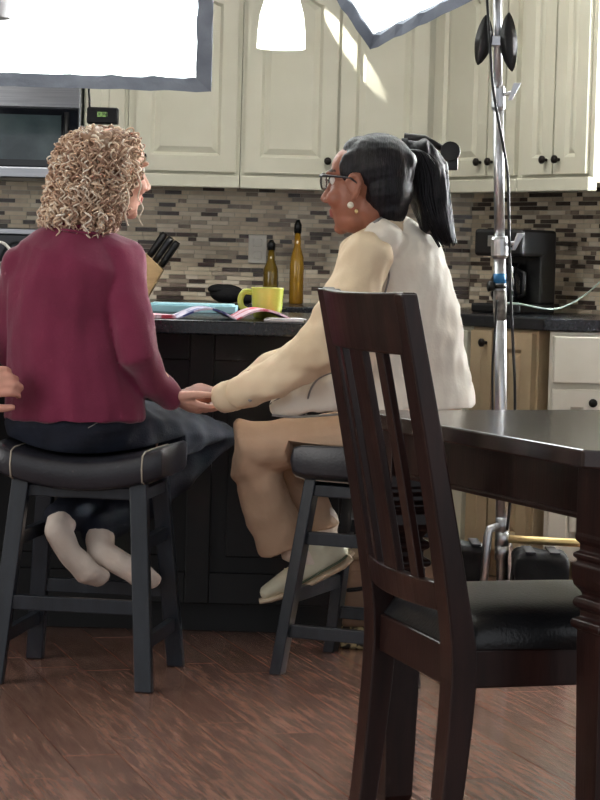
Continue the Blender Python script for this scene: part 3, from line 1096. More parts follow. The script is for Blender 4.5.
fs.append(tuple(B0 + k_ for k_ in range(len(rim))))
MB().add(vs, fs).build('seat', M['black_leather'], t, smooth=True)

# ------------------------------------------------------------------ light stand
SDp = 6.6
foot = P(502, 540, SDp)
top_ = P(497, -60, SDp)
t = thing('light_stand', (foot.x, foot.y, 0), 'chrome grip stand with clamps and bent legs behind the table', 'light stand')


def on(py):
    k = (py + 60) / 600.0
    return top_ + (foot - top_) * k


bot = on(640)
MB().tube([on(-60), on(90)], 0.0125, 14).build('riser', M['chrome'], t, smooth=True)
MB().tube([on(100), on(236)], 0.0155, 14).build('riser', M['chrome'], t, smooth=True)
lowp = MB().tube([on(250), on(590)], 0.0175, 14).build('pole', M['chrome'], t, smooth=True)
for (y0, y1, r_) in ((84, 108, 0.021), (234, 256, 0.025)):
    cl = MB().tube([on(y0), on(y0 + 3), on(y1 - 3), on(y1)], [r_ * .85, r_, r_, r_ * .85], 16).build('collar', M['chrome'], t, smooth=False, bevel=0.002)
    m_ = on((y0 + y1) / 2 - 3)
    kx = 0.036 if r_ < .024 else 0.042
    q = MB().tube([m_ + Vector((0.015, -0.012, 0)), m_ + Vector((kx, -0.02, 0.006))], 0.006, 8)
    q.sweep([m_ + Vector((kx - 0.004, -0.02, -0.016)), m_ + Vector((kx + 0.016, -0.024, 0.034))], (1, 0, 0), [0.012, 0.022], ((0, 1, 0), 0.010))
    sub(q, 'knob', M['chrome'], cl, t, bevel=0.002)
MB().tube([on(271), on(281)], 0.0183, 14).build('tape_band', M['blue_tape'], t, smooth=True)
MB().tube([on(282), on(286)], 0.0188, 14).build('tape_band', M['black_plastic'], t, smooth=True)
MB().tube([on(288), on(297), on(305), on(318)], [0.0185, 0.0205, 0.0195, 0.0182], 12).build('tape_band', M['dull_tape'], t, smooth=True)
m_ = on(284)
MB().tube([m_ + Vector((-0.018, -0.01, 0)), m_ + Vector((-0.034, -0.015, 0))], [0.012, 0.016], 12).build('knob', M['black_plastic'], t, smooth=True)
# two black wing flags clamped on the riser
for sx, cx, cy, w_, h_, tilt in ((-1, 482, 40, 0.024, 0.072, 8), (1, 510.5, 42, 0.024, 0.084, -5)):
    c = P(cx, cy, SDp - 0.02)
    vs, fs = [], []
    n = 16
    rt = Matrix.Rotation(R(tilt), 3, 'Y')
    for k in range(n + 1):
        u = -1 + 2 * k / n
        ww = w_ * (1 - abs(u) ** 1.7) ** 0.75 + 0.002
        for (xx, yy) in ((-ww, 0.0), (0, -0.012 * (1 - abs(u))), (ww, 0), (0, 0.012 * (1 - abs(u)) + 0.001)):
            vs.append(c + rt @ Vector((xx - sx * 0.006 * (1 - u * u), yy, -u * h_)))
    for k in range(n):
        for j in range(4):
            j2 = (j + 1) % 4
            fs.append((k * 4 + j, k * 4 + j2, (k + 1) * 4 + j2, (k + 1) * 4 + j))
    fs += [(3, 2, 1, 0), (n * 4, n * 4 + 1, n * 4 + 2, n * 4 + 3)]
    MB().add(vs, fs).build('clamp_wing', M['black_plastic'], t, smooth=True)
m_ = on(40)
MB().box(m_ + Vector((0, -0.004, 0)), (0.05, 0.034, 0.03)).build('clamp', M['chrome'], t, bevel=0.003)
# three bent legs
for (dx, dy, reach, z_) in ((-0.045, -0.03, 0.30, 0.33), (0.30, 0.02, 0.3, 0.29), (0.05, 0.3, 0.3, 0.25)):
    hub = on(540); hub.z = z_
    k1 = hub + Vector((dx, dy, -0.012))
    MB().tube([hub, k1 + (hub - k1) * .12, k1 + Vector((0, 0, -0.02)), k1 + Vector((dx * .25 - .004, dy * .3, -z_ + 0.022))], [0.012, 0.012, 0.0125, 0.011], 12).build('leg', M['brass_and_lit_chrome'] if dx > .2 else M['chrome'], t, smooth=True)  # right leg is chrome too, its warm light is painted in
    MB().tube([hub + Vector((0, 0, -0.022)), hub + Vector((0, 0, 0.022))], 0.0205, 14).build('hub', M['chrome'], t, smooth=True)
# cable running down beside the riser
cb = [P(484, -40, 6.57), P(487, 0, 6.565), P(489, 30, 6.56), P(491, 60, 6.56), P(494, 95, 6.565), P(504, 150, 6.57), P(508, 180, 6.57), P(509, 230, 6.57), P(511, 300, 6.56), P(513, 345, 6.56), P(515, 400, 6.56), P(513, 470, 6.56), P(507, 530, 6.57)]
tag(MB().tube(smooth_path(cb), 0.0042, 8).build('cable', M['black_plastic'], smooth=True), 'black cable running down the chrome light stand', 'cable')
cb2 = [P(497, 300, 6.57), P(494, 345, 6.56), P(492.5, 370, 6.56), P(493, 420, 6.56), P(497, 500, 6.57)]
tag(MB().tube(smooth_path(cb2), 0.0035, 8).build('cable', M['black_plastic'], smooth=True), 'thin black cable looping left of the lower stand pole', 'cable')


def remeshed(mb, name, voxel, smooth_n=4):
    """join overlapping closed shapes into one continuous skin"""
    me = mb.mesh(name + '_src', [])
    ob = bpy.data.objects.new(name + '_src', me)
    COL.objects.link(ob)
    r_ = ob.modifiers.new('r', 'REMESH')
    r_.mode = 'VOXEL'
    r_.voxel_size = voxel
    r_.use_smooth_shade = True
    if smooth_n:
        s_ = ob.modifiers.new('s', 'SMOOTH')
        s_.factor = 0.5
        s_.iterations = smooth_n
    dg = bpy.context.evaluated_depsgraph_get()
    dg.update()
    out = bpy.data.meshes.new_from_object(ob.evaluated_get(dg))
    bpy.data.objects.remove(ob)
    bpy.data.meshes.remove(me)
    out.name = name
    return out


def rest_on_seat(co, stool, lift):
    """press whatever would sink into a stool's saddle seat up onto its surface"""
    a = stool.rotation_euler.z
    dx, dy = co[:, 0] - stool.location.x, co[:, 1] - stool.location.y
    lx, ly = dx * math.cos(a) + dy * math.sin(a), -dx * math.sin(a) + dy * math.cos(a)
    top = 0.5745 + 0.040 * np.minimum(np.abs(lx) / 0.2175, 1.08) ** 2 + lift
    m = (np.abs(lx) < 0.2235) & (np.abs(ly) < 0.1735) & (co[:, 2] > (0.455 if stool is st3 else 0.52)) & (co[:, 2] < top)
    co[m, 2] = top[m] + 0.02 * (co[m, 2] - top[m])
    return co


SEAT = [None]


def blob(mb, name, m, parent, voxel=0.006, smooth_n=4, disp=None, tone=None, sub_of=None):
    """mb in room coordinates; disp(co, no) -> offset along the normal; tone(co) -> rgb"""
    me = remeshed(mb, name, voxel, smooth_n)
    nv = len(me.vertices)
    co = np.empty(nv * 3, np.float32)
    me.vertices.foreach_get('co', co)
    co = co.reshape(-1, 3)
    if disp:
        no = np.empty(nv * 3, np.float32)
        me.vertices.foreach_get('normal', no)
        no = no.reshape(-1, 3)
        d = disp(co)
        co = co + no * d[:, None]
    if SEAT[0] is not None:
        co = rest_on_seat(co, SEAT[0], 0.010 if name == 'body' else 0.005)
    if tone:
        ca = me.color_attributes.new('tone', 'FLOAT_COLOR', 'POINT')
        ca.data.foreach_set('color', tone(co).astype(np.float32).ravel())
    off = np.array(parent['_o'] if '_o' in parent else (0, 0, 0), np.float32)
    co = co - off
    me.vertices.foreach_set('co', co.ravel())
    me.materials.clear()
    me.materials.append(m)
    me.polygons.foreach_set('use_smooth', [True] * len(me.polygons))
    me.update()
    o = bpy.data.objects.new(name, me)
    COL.objects.link(o)
    o.parent = sub_of or parent
    return o


def folds(seed, amp, freq, stretch=(1, 1, 1), n=9):
    """soft cloth wrinkles: a sum of waves in random directions"""
    g = np.random.RandomState(seed)
    dirs = g.normal(size=(n, 3)) * np.array(stretch)
    dirs /= np.linalg.norm(dirs, axis=1)[:, None]
    fr = freq * g.uniform(0.5, 1.7, n)
    ph = g.uniform(0, 6.28, n)
    wob = g.normal(size=(n, 3)) * 9

    def f(co):
        out = np.zeros(len(co))
        for k in range(n):
            a = co @ dirs[k] * fr[k] + ph[k] + 1.2 * np.sin(co @ wob[k])
            out += np.sin(a) / n
        return amp * out * 2.2
    return f


# sandbags on the stand's legs
def sandbag(px, py, d, rx, rz_, zc_, label):
    c = P(px, py, d)
    t = thing('sandbag', (c.x, c.y, 0), label, 'sandbag', 'sandbags on the light stand')
    m = MB()
    for s_ in (-1, 1):
        m.box((c.x, c.y + s_ * 0.055, zc_ * .5), (rx * 2.6, 0.07, zc_ * .86), Matrix.Rotation(R(5 * s_), 3, 'X'))
    m.box((c.x, c.y, zc_ * .93), (rx * 2.4, 0.13, zc_ * .1))
    fs_ = folds(int(px), .005, 60)
    bg = blob(m, 'bag', M['black_cloth'], t, 0.008, 9, fs_)
    for dx in (-.3, .3):
        sub(MB().box((c.x + rx * dx * 2, c.y, zc_ * .985), (0.03, 0.15, 0.006)), 'strap', M['softbox_black'], bg, t, bevel=.002)


sandbag(540, 560, 6.56, 0.058, 0, 0.268, 'black sandbag hanging under the stand leg coloured as warmly lit')
sandbag(464, 560, 6.76, 0.05, 0, 0.262, 'black sandbag left of the chrome stand pole')

# handbag on the floor by the stool
c = P(364, 655, 6.38)
t = thing('handbag', (c.x, c.y, 0), 'tan leather handbag with spotted print base on the floor', 'handbag')
m = MB()
m.loft_sq((0, 0, 0), [(0.06, 0.055), (0.06, 0.24)])
vs = []
for (hx, hy, z) in ((0.066, 0.05, 0.06), (0.066, 0.05, 0.12), (0.056, 0.042, 0.22), (0.05, 0.03, 0.255)):
    vs += [(c.x + x * hx, c.y + y * hy, z) for x, y in ((-1, -1), (1, -1), (1, 1), (-1, 1))]
fs = [(3, 2, 1, 0), (12, 13, 14, 15)] + [(i * 4 + k, i * 4 + (k + 1) % 4, i * 4 + 4 + (k + 1) % 4, i * 4 + 4 + k) for i in range(3) for k in range(4)]
MB().add(vs, fs).build('body', M['bag_tan'], t, bevel=0.012, seg=3)
MB().span((c.x - 0.068, c.y - 0.052, 0), (c.x + 0.068, c.y + 0.052, 0.062)).build('base', M['bag_print'], t, bevel=0.008)
MB().span((c.x - 0.0675, c.y - 0.0515, 0.085), (c.x + 0.0675, c.y + 0.0515, 0.115)).build('band', M['black_leather'], t, bevel=0.003)
MB().span((c.x - 0.053, c.y - 0.036, 0.25), (c.x + 0.053, c.y + 0.036, 0.295)).build('top_flap', M['bag_light'], t, bevel=0.008)
MB().tube(smooth_path([(c.x - 0.055, c.y - .046, 0.165), (c.x, c.y - .052, 0.175), (c.x + 0.055, c.y - .046, 0.2)], 5), 0.006, 8).build('strap', M['black_leather'], t, smooth=True)


# ------------------------------------------------------------------ softboxes and lamps
def softbox(label, corner, e1, e2, L1, L2, lip, depth, stand_to):
    """panel with its corner at `corner`, sides along unit vectors e1, e2; front faces the viewer's side"""
    e1, e2 = e1.normalized(), e2.normalized()
    nrm = e1.cross(e2)
    if nrm.y > 0:
        nrm = -nrm
    cen = corner + e1 * L1 / 2 + e2 * L2 / 2
    t = thing('softbox', tuple(cen - Vector((0, 0, 0.3))), label, 'studio light', 'studio softboxes')
    A = [corner, corner + e1 * L1, corner + e1 * L1 + e2 * L2, corner + e2 * L2]
    vs = [p for p in A] + [p - nrm * 0.006 for p in A]
    MB().add(vs, [(0, 1, 2, 3), (7, 6, 5, 4)] + [(k, (k + 1) % 4, 4 + (k + 1) % 4, 4 + k) for k in range(4)]).build('diffuser', M['diffuser'], t)
    # soft lip around the diffuser, gently wavy
    n = 22
    for k in range(4):
        a, b = A[k], A[(k + 1) % 4]
        ia = (a - cen).normalized() * lip * 1.414
        ib = (b - cen).normalized() * lip * 1.414
        vs, fs = [], []
        for i in range(n + 1):
            u = i / n
            wv = 0.004 * math.sin(i * 1.9 + k) + 0.003 * math.sin(i * 4.1)
            p = a.lerp(b, u)
            q = (a + ia).lerp(b + ib, u)
            inn = (p - q).normalized()
            vs += [p + inn * wv + nrm * 0.012, q + nrm * 0.03 + inn * wv * .5, q - nrm * 0.02, p - nrm * 0.012]
        for i in range(n):
            for j in range(4):
                j2 = (j + 1) % 4
                fs.append((i * 4 + j, i * 4 + j2, (i + 1) * 4 + j2, (i + 1) * 4 + j))
        fs += [(3, 2, 1, 0), (n * 4, n * 4 + 1, n * 4 + 2, n * 4 + 3)]
        MB().add(vs, fs).build('lip', M['softbox_fabric'], t)
    B = [cen + (p - cen) * 1.06 - nrm * 0.022 for p in A]
    Cc = [cen + (p - cen) * 0.18 - nrm * depth for p in A]
    MB().add(B + Cc, [(k, (k + 1) % 4, 4 + (k + 1) % 4, 4 + k) for k in range(4)] + [(4, 5, 6, 7), (3, 2, 1, 0)]).build('body', M['softbox_black'], t)
    bk = cen - nrm * depth
    hd = MB().tube([bk, bk - nrm * 0.12], 0.06, 16).build('lamp_head', M['black_plastic'], t, smooth=True, bevel=0.004)
    MB().tube([bk - nrm * 0.06, Vector(stand_to)], 0.014, 10).build('boom', M['chrome'], t, smooth=True)
    return t


c1 = P(196, 78, 7.15)
cL = P(0, 72.5, 7.15)
e2 = Vector((c1.x - cL.x, 0, c1.z - cL.z)).normalized() * -1
e1 = Vector((-e2.z * -1, 0, 0))
e1 = (Vector((0, -0.10, 1)) - e2 * e2.dot(Vector((0, -0.10, 1)))).normalized()
softbox('large white softbox with grey fabric lip above the blonde woman', c1, e1, e2, 0.8, 0.95, 0.045, 0.4, (-0.75, 8.1, CEIL))
c2 = P(374, 34, 6.2)
softbox('tilted white softbox above the dark-haired woman', c2, Vector((-0.40, -0.36, 0.5)), Vector((0.75, -0.34, 0.36)), 0.5, 0.5, 0.023, 0.3, (0.2, 6.9, CEIL))


def pendant(px, py, d, m, label, r=0.0715):
    c = P(px, py, d)
    t = thing('pendant_lamp', tuple(c), label, 'pendant lamp', 'pendant lamps over the island')
    MB().lathe(c, [(r, 0), (r * 1.0, 0.012), (r * .98, 0.05), (r * .9, 0.10), (r * .72, 0.145), (r * .42, 0.175), (r * .2, 0.185), (r * .18, 0.18), (r * .4, 0.168), (r * .68, 0.14), (r * .85, 0.098), (r * .93, 0.05), (r * .95, 0.004)], 32, cap=False).build('shade', m, t, smooth=True)
    MB().lathe(c, [(0.0, 0.178), (0.02, 0.178), (0.022, 0.21), (0.008, 0.22)], 16).build('socket', M['steel'], t, smooth=True)
    MB().tube([c + Vector((0, 0, 0.2)), Vector((c.x, c.y, CEIL))], 0.004, 8).build('rod', M['steel'], t, smooth=True)
    MB().lathe((c.x, c.y, CEIL - 0.02), [(0.05, 0), (0.05, 0.02)], 20).build('canopy', M['steel'], t)
    return t, c


pendant(281, 48.5, 6.75, M['lamp_glass'], 'glowing white glass pendant lamp in front of the cabinet doors')
pendant(-14, 18, 6.7, M['lamp_glass_off'], 'unlit grey glass pendant lamp in front of the large softbox')

# black power pack hanging on its cable beside the microwave
c = P(103, 116, 7.7)
t = thing('power_pack', (c.x, c.y, c.z - .03), 'small black box with green display hanging beside the microwave', 'power pack')
MB().box(c, (0.105, 0.05, 0.056)).build('case', M['black_plastic'], t, bevel=0.006)
MB().box(c + Vector((0, -0.026, 0.004)), (0.034, 0.004, 0.016)).build('display', M['screen_green'], t)
MB().tube(smooth_path([c + Vector((-0.045, 0, 0.02)), P(89.5, 100, 7.7), P(89, 85, 7.7), P(92, 40, 7.7), Vector((c.x - .1, 7.75, CEIL))]), 0.004, 8).build('cable', M['black_plastic'], t, smooth=True)

# boom microphone behind the dark-haired woman
c = P(450, 152, 6.35)
g = P(428, 300, 6.42)
t = thing('boom_microphone', (g.x, g.y, 0), 'short black microphone on a stand behind the ponytail', 'microphone')
MB().tube([c + Vector((0.004, 0.03, -0.014)), c + Vector((0, 0, 0))], [0.02, 0.024], 18).build('housing', M['black_plastic'], t, smooth=True, bevel=0.003)
MB().tube([c + Vector((0.001, 0.0, 0.0)), c + Vector((0, -0.014, 0.002))], [0.028, 0.028], 20).build('rim', M['black_plastic'], t, bevel=0.003)
MB().box(c + Vector((0.008, 0.01, -0.03)), (0.03, 0.03, 0.04)).build('mount', M['black_plastic'], t, bevel=0.004)
MB().tube([P(404, 137, 6.37), P(424, 139, 6.37), c + Vector((0, 0.02, 0))], [0.012, 0.012, 0.008], 10).build('arm', M['black_plastic'], t, smooth=True)
MB().tube([P(424, 139, 6.37), Vector((g.x, g.y, 0.02))], 0.01, 10).build('pole', M['black_plastic'], t, smooth=True)
MB().lathe((g.x, g.y, 0), [(0.075, 0), (0.075, 0.015), (0.02, 0.025)], 20).build('base', M['black_plastic'], t, smooth=True)

# out-of-view spot, added to throw the slanting streak on the cabinet doors
tgt = P(346, 42, UY - 0.02)
sl = Vector((-0.585, 0, 0.80)).normalized()
sp = tgt + sl * 0.66 + Vector((0, -0.11, 0))
ld = bpy.data.lights.new('streak_beam', 'SPOT')
ld.energy = 220
ld.color = (1, 0.97, 0.9)
ld.spot_size = R(5.2)
ld.spot_blend = 0.25
ld.shadow_soft_size = 0.004
t = thing('streak_spot', tuple(sp + Vector((0, 0, 0.0))), 'added out-of-view spotlight casting the streak on the cabinet doors', 'spotlight')
dr = (tgt - sp).normalized()
MB().tube([sp - dr * 0.10, sp - dr * 0.006], [0.018, 0.026], 16, cap=False).build('housing', M['black_plastic'], t, smooth=True)
MB().tube([sp - dr * 0.09, Vector((sp.x - .06, sp.y, CEIL))], 0.006, 8).build('stem', M['black_plastic'], t, smooth=True)
lo_ = bpy.data.objects.new('streak_beam', ld)
COL.objects.link(lo_)
lo_.location = sp
lo_.rotation_euler = dr.to_track_quat('-Z', 'Y').to_euler()

# ------------------------------------------------------------------ people
class Head:
    def __init__(s, c, face, scale=1.0, tilt=0.0):
        f = Vector(face).normalized()
        r = f.cross(Vector((0, 0, 1))).normalized()
        u = r.cross(f)
        s.m = Matrix((r, f, u)).transposed() @ Matrix.Rotation(tilt, 3, 'X')
        s.c, s.k = Vector(c), scale

    def w(s, x, y, z):
        return s.c + s.m @ (Vector((x, y, z)) * s.k)

    def ell(s, mb, c, r, rot=None):
        mb.ell(s.w(*c), [q * s.k for q in r], s.m @ rot if rot is not None else s.m)

    def cap(s, mb, pts, rad):
        mb.capsule([s.w(*p) for p in pts], [q * s.k for q in rad], 10)

    def local(s, co):
        mi = np.array(s.m.transposed())
        return ((co - np.array(s.c)) @ mi.T) / s.k

    def build(s, mb):
        s.ell(mb, (0, -0.015, 0.035), (0.075, 0.095, 0.085))
        s.ell(mb, (0, 0.03, -0.025), (0.062, 0.062, 0.082))
        s.ell(mb, (0, 0.035, 0.045), (0.06, 0.052, 0.055))
        s.ell(mb, (0, 0.03, -0.078), (0.05, 0.052, 0.035))
        s.ell(mb, (0, 0.066, -0.1), (0.021, 0.018, 0.016))
        s.cap(mb, [(0, 0.086, 0.018), (0, 0.098, -0.005), (0, 0.11, -0.026)], [0.008, 0.009, 0.0115])
        for sx in (-1, 1):
            s.ell(mb, (sx * 0.012, 0.1, -0.032), (0.009, 0.011, 0.008))
            s.ell(mb, (sx * 0.03, 0.078, 0.033), (0.027, 0.013, 0.009))
            s.ell(mb, (sx * 0.038, 0.058, -0.028), (0.027, 0.03, 0.026))
            # ear: rim, bowl and lobe
            rim = [(sx * 0.078, 0.012, -0.012), (sx * 0.084, 0.016, 0.012), (sx * 0.083, 0.004, 0.026), (sx * 0.085, -0.013, 0.024), (sx * 0.085, -0.020, 0.006), (sx * 0.084, -0.012, -0.018), (sx * 0.078, 0.001, -0.032)]
            s.cap(mb, rim, [0.005, 0.0055, 0.0058, 0.006, 0.006, 0.006, 0.0075])
            s.ell(mb, (sx * 0.077, 0.0, 0.0), (0.008, 0.016, 0.026))
        s.ell(mb, (0, 0.086, -0.057), (0.021, 0.0115, 0.0065))
        s.ell(mb, (0, 0.083, -0.069), (0.019, 0.0125, 0.0075))


def hand(mb, wrist, fdir, pn, side_sign, curl, k=1.0, thumb_out=0.6, spread=0.0):
    """palm, four bent fingers of unequal length and a thumb leaving the side of the palm"""
    f = Vector(fdir).normalized()
    n = Vector(pn)
    n = (n - f * n.dot(f)).normalized()
    sd = f.cross(n) * side_sign
    w_ = Vector(wrist)
    mb.capsule([w_ - f * 0.03 * k, w_ + f * 0.005 * k, w_ + f * 0.045 * k, w_ + f * 0.08 * k], [(0.026 * k, 0.02 * k), (0.028 * k, 0.018 * k), (0.036 * k, 0.015 * k), (0.037 * k, 0.012 * k)], 14, side=sd)
    lens = (0.070, 0.079, 0.073, 0.056)
    for i in range(4):
        p = w_ + f * (0.082 - 0.004 * abs(i - 1)) * k + sd * (0.029 - 0.0195 * i) * k
        d = (f + sd * spread * (1.5 - i)).normalized()
        pts = [p - f * 0.02 * k, p]
        a = 0.0
        for j, fr in enumerate((0.45, 0.31, 0.24)):
            a += curl[i] * (0.55, 1.0, 0.7)[j]
            pts.append(pts[-1] + (d * math.cos(a) + n * math.sin(a)) * lens[i] * fr * k)
        mb.capsule(pts, [0.0095 * k, 0.0093 * k, 0.0088 * k, 0.0082 * k, 0.0072 * k], 10)
    t0 = w_ + f * 0.02 * k + sd * 0.022 * k
    t1 = t0 + (f * 0.6 + sd * thumb_out + n * 0.2).normalized() * 0.04 * k
    t2 = t1 + (f * 0.85 + sd * thumb_out * .4 + n * 0.35).normalized() * 0.032 * k
    t3 = t2 + (f * 0.95 + n * 0.4).normalized() * 0.024 * k
    mb.capsule([t0, t1, t2, t3], [0.014 * k, 0.0115 * k, 0.0102 * k, 0.0085 * k], 10)


def skin_tone(base, head=None, lip=None, brow=None):
    b = np.array(lin(base)[:3])

    def f(co):
        out = np.ones((len(co), 4))
        v = 1 + 0.05 * np.sin(co[:, 0] * 90 + 3 * np.sin(co[:, 2] * 70)) * np.sin(co[:, 2] * 80 + co[:, 1] * 60)
        out[:, :3] = b * v[:, None]
        if head is not None:
            L = head.local(co)
            if lip is not None:
                m = (((L[:, 0] / 0.024) ** 2 + ((L[:, 2] + 0.063) / 0.0125) ** 2) < 1) & (L[:, 1] > 0.08)
                out[m, :3] = np.array(lin(lip)[:3])
            if brow is not None:
                m = (np.abs(np.abs(L[:, 0]) - 0.032) < 0.02) & (np.abs(L[:, 2] - 0.040 + 6 * (np.abs(L[:, 0]) - 0.032) ** 2) < 0.0038) & (L[:, 1] > 0.055)
                out[m, :3] = np.array(lin(brow)[:3])
            m = (L[:, 1] > 0.04) & (np.abs(np.abs(L[:, 0]) - 0.042) < 0.02) & (np.abs(L[:, 2] + 0.03) < 0.022)
            out[m, :3] *= np.array([1.03, 0.95, 0.95])
        return out
    return f


def eyes(hd, person, iris):
    for sx in (-1, 1):
        e = MB().ell(hd.w(sx * 0.030, 0.0715, 0.016), [0.0118 * hd.k] * 3).build('eye', M['eye_white'], person, smooth=True)
        sub(MB().ell(hd.w(sx * 0.030, 0.0795, 0.016), [0.0055 * hd.k, 0.0055 * hd.k, 0.0055 * hd.k], hd.m), 'iris', iris, e, person, smooth=True)


from mathutils.bvhtree import BVHTree


class Snap:
    """finds the point of a garment that lies under a pixel"""
    def __init__(s, *obs):
        vs, fs = [], []
        for o, off in obs:
            n = len(vs)
            vs += [v.co + Vector(off) for v in o.data.vertices]
            fs += [tuple(n + i for i in p.vertices) for p in o.data.polygons]
        s.t = BVHTree.FromPolygons(vs, fs)

    def __call__(s, px, py, out=0.001, fallback=6.0):
        d = (P(px, py, 5.0) - CAM).normalized()
        h = s.t.ray_cast(CAM, d)
        return (h[0] - d * out) if h[0] is not None else P(px, py, fallback)


# ---------------- the blonde woman in the burgundy sweater, seen from behind
DB = 5.84
SEAT[0] = st1
c = P(79, 430, DB)
p1 = thing('person', (c.x, c.y, 0), 'seated person with curly blonde hair, burgundy sweater and dark jeans', 'person', 'people at the island')
A = (0.96, -0.26, 0)
hd1 = Head(P(111, 174, 5.885), (0.84, 0.52, -0.04), 0.97)
el1, wr1 = P(139, 357, 5.765), P(170, 395, 5.855)
sh1 = P(124, 260, 5.84)
lsh, lel, lwr = P(22, 266, 5.86), P(14, 352, 5.95), P(70, 372, 6.2)
hip_r, kn_r, an_r = P(118, 432, 5.88), P(216, 430, 6.25), P(99, 530, 5.96)
hip_l, kn_l, an_l = P(46, 432, 5.9), P(150, 432, 6.32), P(64, 516, 5.92)
m = MB()
hd1.build(m)
m.capsule([hd1.w(0, -0.02, -0.05), P(90, 222, 5.86), P(82, 245, 5.85)], [0.052, 0.053, 0.06], 16)
m.tube([P(74, 420, DB), P(68, 370, DB), P(64, 320, DB), P(66, 280, DB), P(74, 250, DB), P(82, 236, DB)], [(.14, .10), (.12, .09), (.118, .09), (.125, .09), (.12, .085), (.06, .055)], 20, side=A)
m.capsule([P(80, 246, DB), sh1], [.05, .045]); m.capsule([P(80, 246, DB), lsh], [.05, .045])
m.capsule([sh1, el1, wr1], [.043, .036, .027]); m.capsule([lsh, lel, lwr], [.043, .036, .027])
m.ell(P(79, 420, 5.86), (.17, .13, .10))
m.capsule([hip_r, kn_r, an_r], [.075, .055, .038]); m.capsule([hip_l, kn_l, an_l], [.075, .055, .038])
hand(m, wr1, P(203, 411, 5.875) - wr1, (0.35, 0.45, 0.8), 1, (0.4, 0.45, 0.5, 0.5), 0.95)
hand(m, lwr, P(110, 374, 6.27) - lwr, (0, 0, -1), 1, (0.3, 0.3, 0.3, 0.3), 0.92)
# feet tucked back, soles towards the viewer, in pale socks
FEET = ((P(58, 532, 5.87), P(70, 553, 5.86), P(88, 573, 5.87), P(102, 579, 5.89)), (P(101, 552, 5.91), P(118, 562, 5.90), P(139, 574, 5.91), P(153, 582, 5.93)))
for q in FEET:
    m.capsule(q, [(.03, .03), (.028, .024), (.033, .02), (.026, .011)], 14, side=(0.6, -0.5, 0.6))
m.capsule([an_l, FEET[0][0]], [.036, .03]); m.capsule([an_r, FEET[1][0]], [.036, .03])
blob(m, 'body', M['skin'], p1, 0.0045, 3, None, skin_tone((222, 172, 152), hd1, (196, 110, 104), (150, 116, 90)))
eyes(hd1, p1, M['jeans'])
m = MB()
m.tube([P(74, 420, DB), P(74, 406, DB), P(69, 368, DB), P(63, 320, DB), P(65, 284, DB), P(72, 258, DB), P(79, 242, DB), P(83, 231, DB), P(86, 225, DB)], [(.186, .14), (.186, .142), (.164, .13), (.148, .118), (.152, .115), (.15, .105), (.105, .085), (.072, .068), (.062, .06)], 24, side=A)
m.capsule([P(80, 252, DB), P(104, 252, DB), sh1], [.055, .055, .056]); m.capsule([P(80, 254, DB), P(50, 256, DB), lsh], [.055, .055, .058])
m.capsule([sh1, P(127, 300, 5.79), el1, P(154, 382, 5.82), wr1], [.056, .053, .052, .046, .036], 16); m.capsule([lsh, lel, lwr], [.058, .053, .036], 16)
f1, f2 = folds(3, .0042, 55, (1, 1, .5)), folds(4, .006, 22, (.4, .4, 1))
sweater = blob(m, 'sweater', M['sweater'], p1, 0.006, 5, lambda co: f1(co) + f2(co) * np.clip((1.0 - co[:, 2]) * 3, .3, 1.2))
sn = Snap((sweater, p1['_o']))
m = MB().tube(smooth_path([sn(x, y, -.001) for x, y in ((47, 224), (62, 229), (80, 232), (98, 233), (114, 231))], 5), [(.006, .004)] * 21, 8)
sub(m, 'neckband', M['sweater'], sweater, p1, smooth=True)
m = MB()
for q, an in zip(FEET, (an_l, an_r)):
    k_ = MB().capsule(q, [(.036, .037), (.034, .03), (.040, .026), (.032, .015)], 14, side=(0.6, -0.5, 0.6))
    k_.capsule([an, q[0]], [.042, .036])
    blob(k_, 'sock', M['sock'], p1, 0.005, 3, folds(14, .0015, 150))
m.ell(P(77, 424, 5.87), (.19, .155, .108))
m.tube([P(76, 425, 5.86), P(74, 392, 5.85)], [(.18, .14), (.168, .128)], 22, side=A)
m.capsule([hip_r, P(170, 434, 6.07), kn_r, P(160, 487, 6.11), an_r], [(.1, .09), (.088, .08), (.07, .07), (.058, .058), (.05, .05)], 16)
m.capsule([hip_l, P(100, 436, 6.1), kn_l, P(110, 486, 6.12), an_l], [(.1, .09), (.088, .08), (.07, .07), (.058, .058), (.05, .05)], 16)
f3 = folds(9, .004, 70)
jeans = blob(m, 'jeans', M['jeans'], p1, 0.007, 4, f3)
sj = Snap((jeans, p1['_o']))
for pth in (((88, 428), (100, 421), (114, 412)), ((120, 405), (132, 416), (143, 420))):
    sub(MB().tube(smooth_path([sj(x, y) for x, y in pth], 5), .0016, 6), 'pocket_seam', M['vest_trim'], jeans, p1, smooth=True)

# curly hair: a soft core and a few hundred corkscrew locks
g = random.Random(5)
core = MB()
EL = [(P(98, 162, 5.88), (.106, .11, .086)), (P(88, 188, 5.865), (.096, .095, .084)), (P(80, 211, 5.855), (.088, .085, .05)), (P(114, 149, 5.9), (.062, .075, .056))]
for c_, r_ in EL:
    core.ell(c_, r_)


def hair_tone(co):
    out = np.ones((len(co), 4))
    out[:, :3] = np.array(lin((150, 120, 98))[:3])
    return out


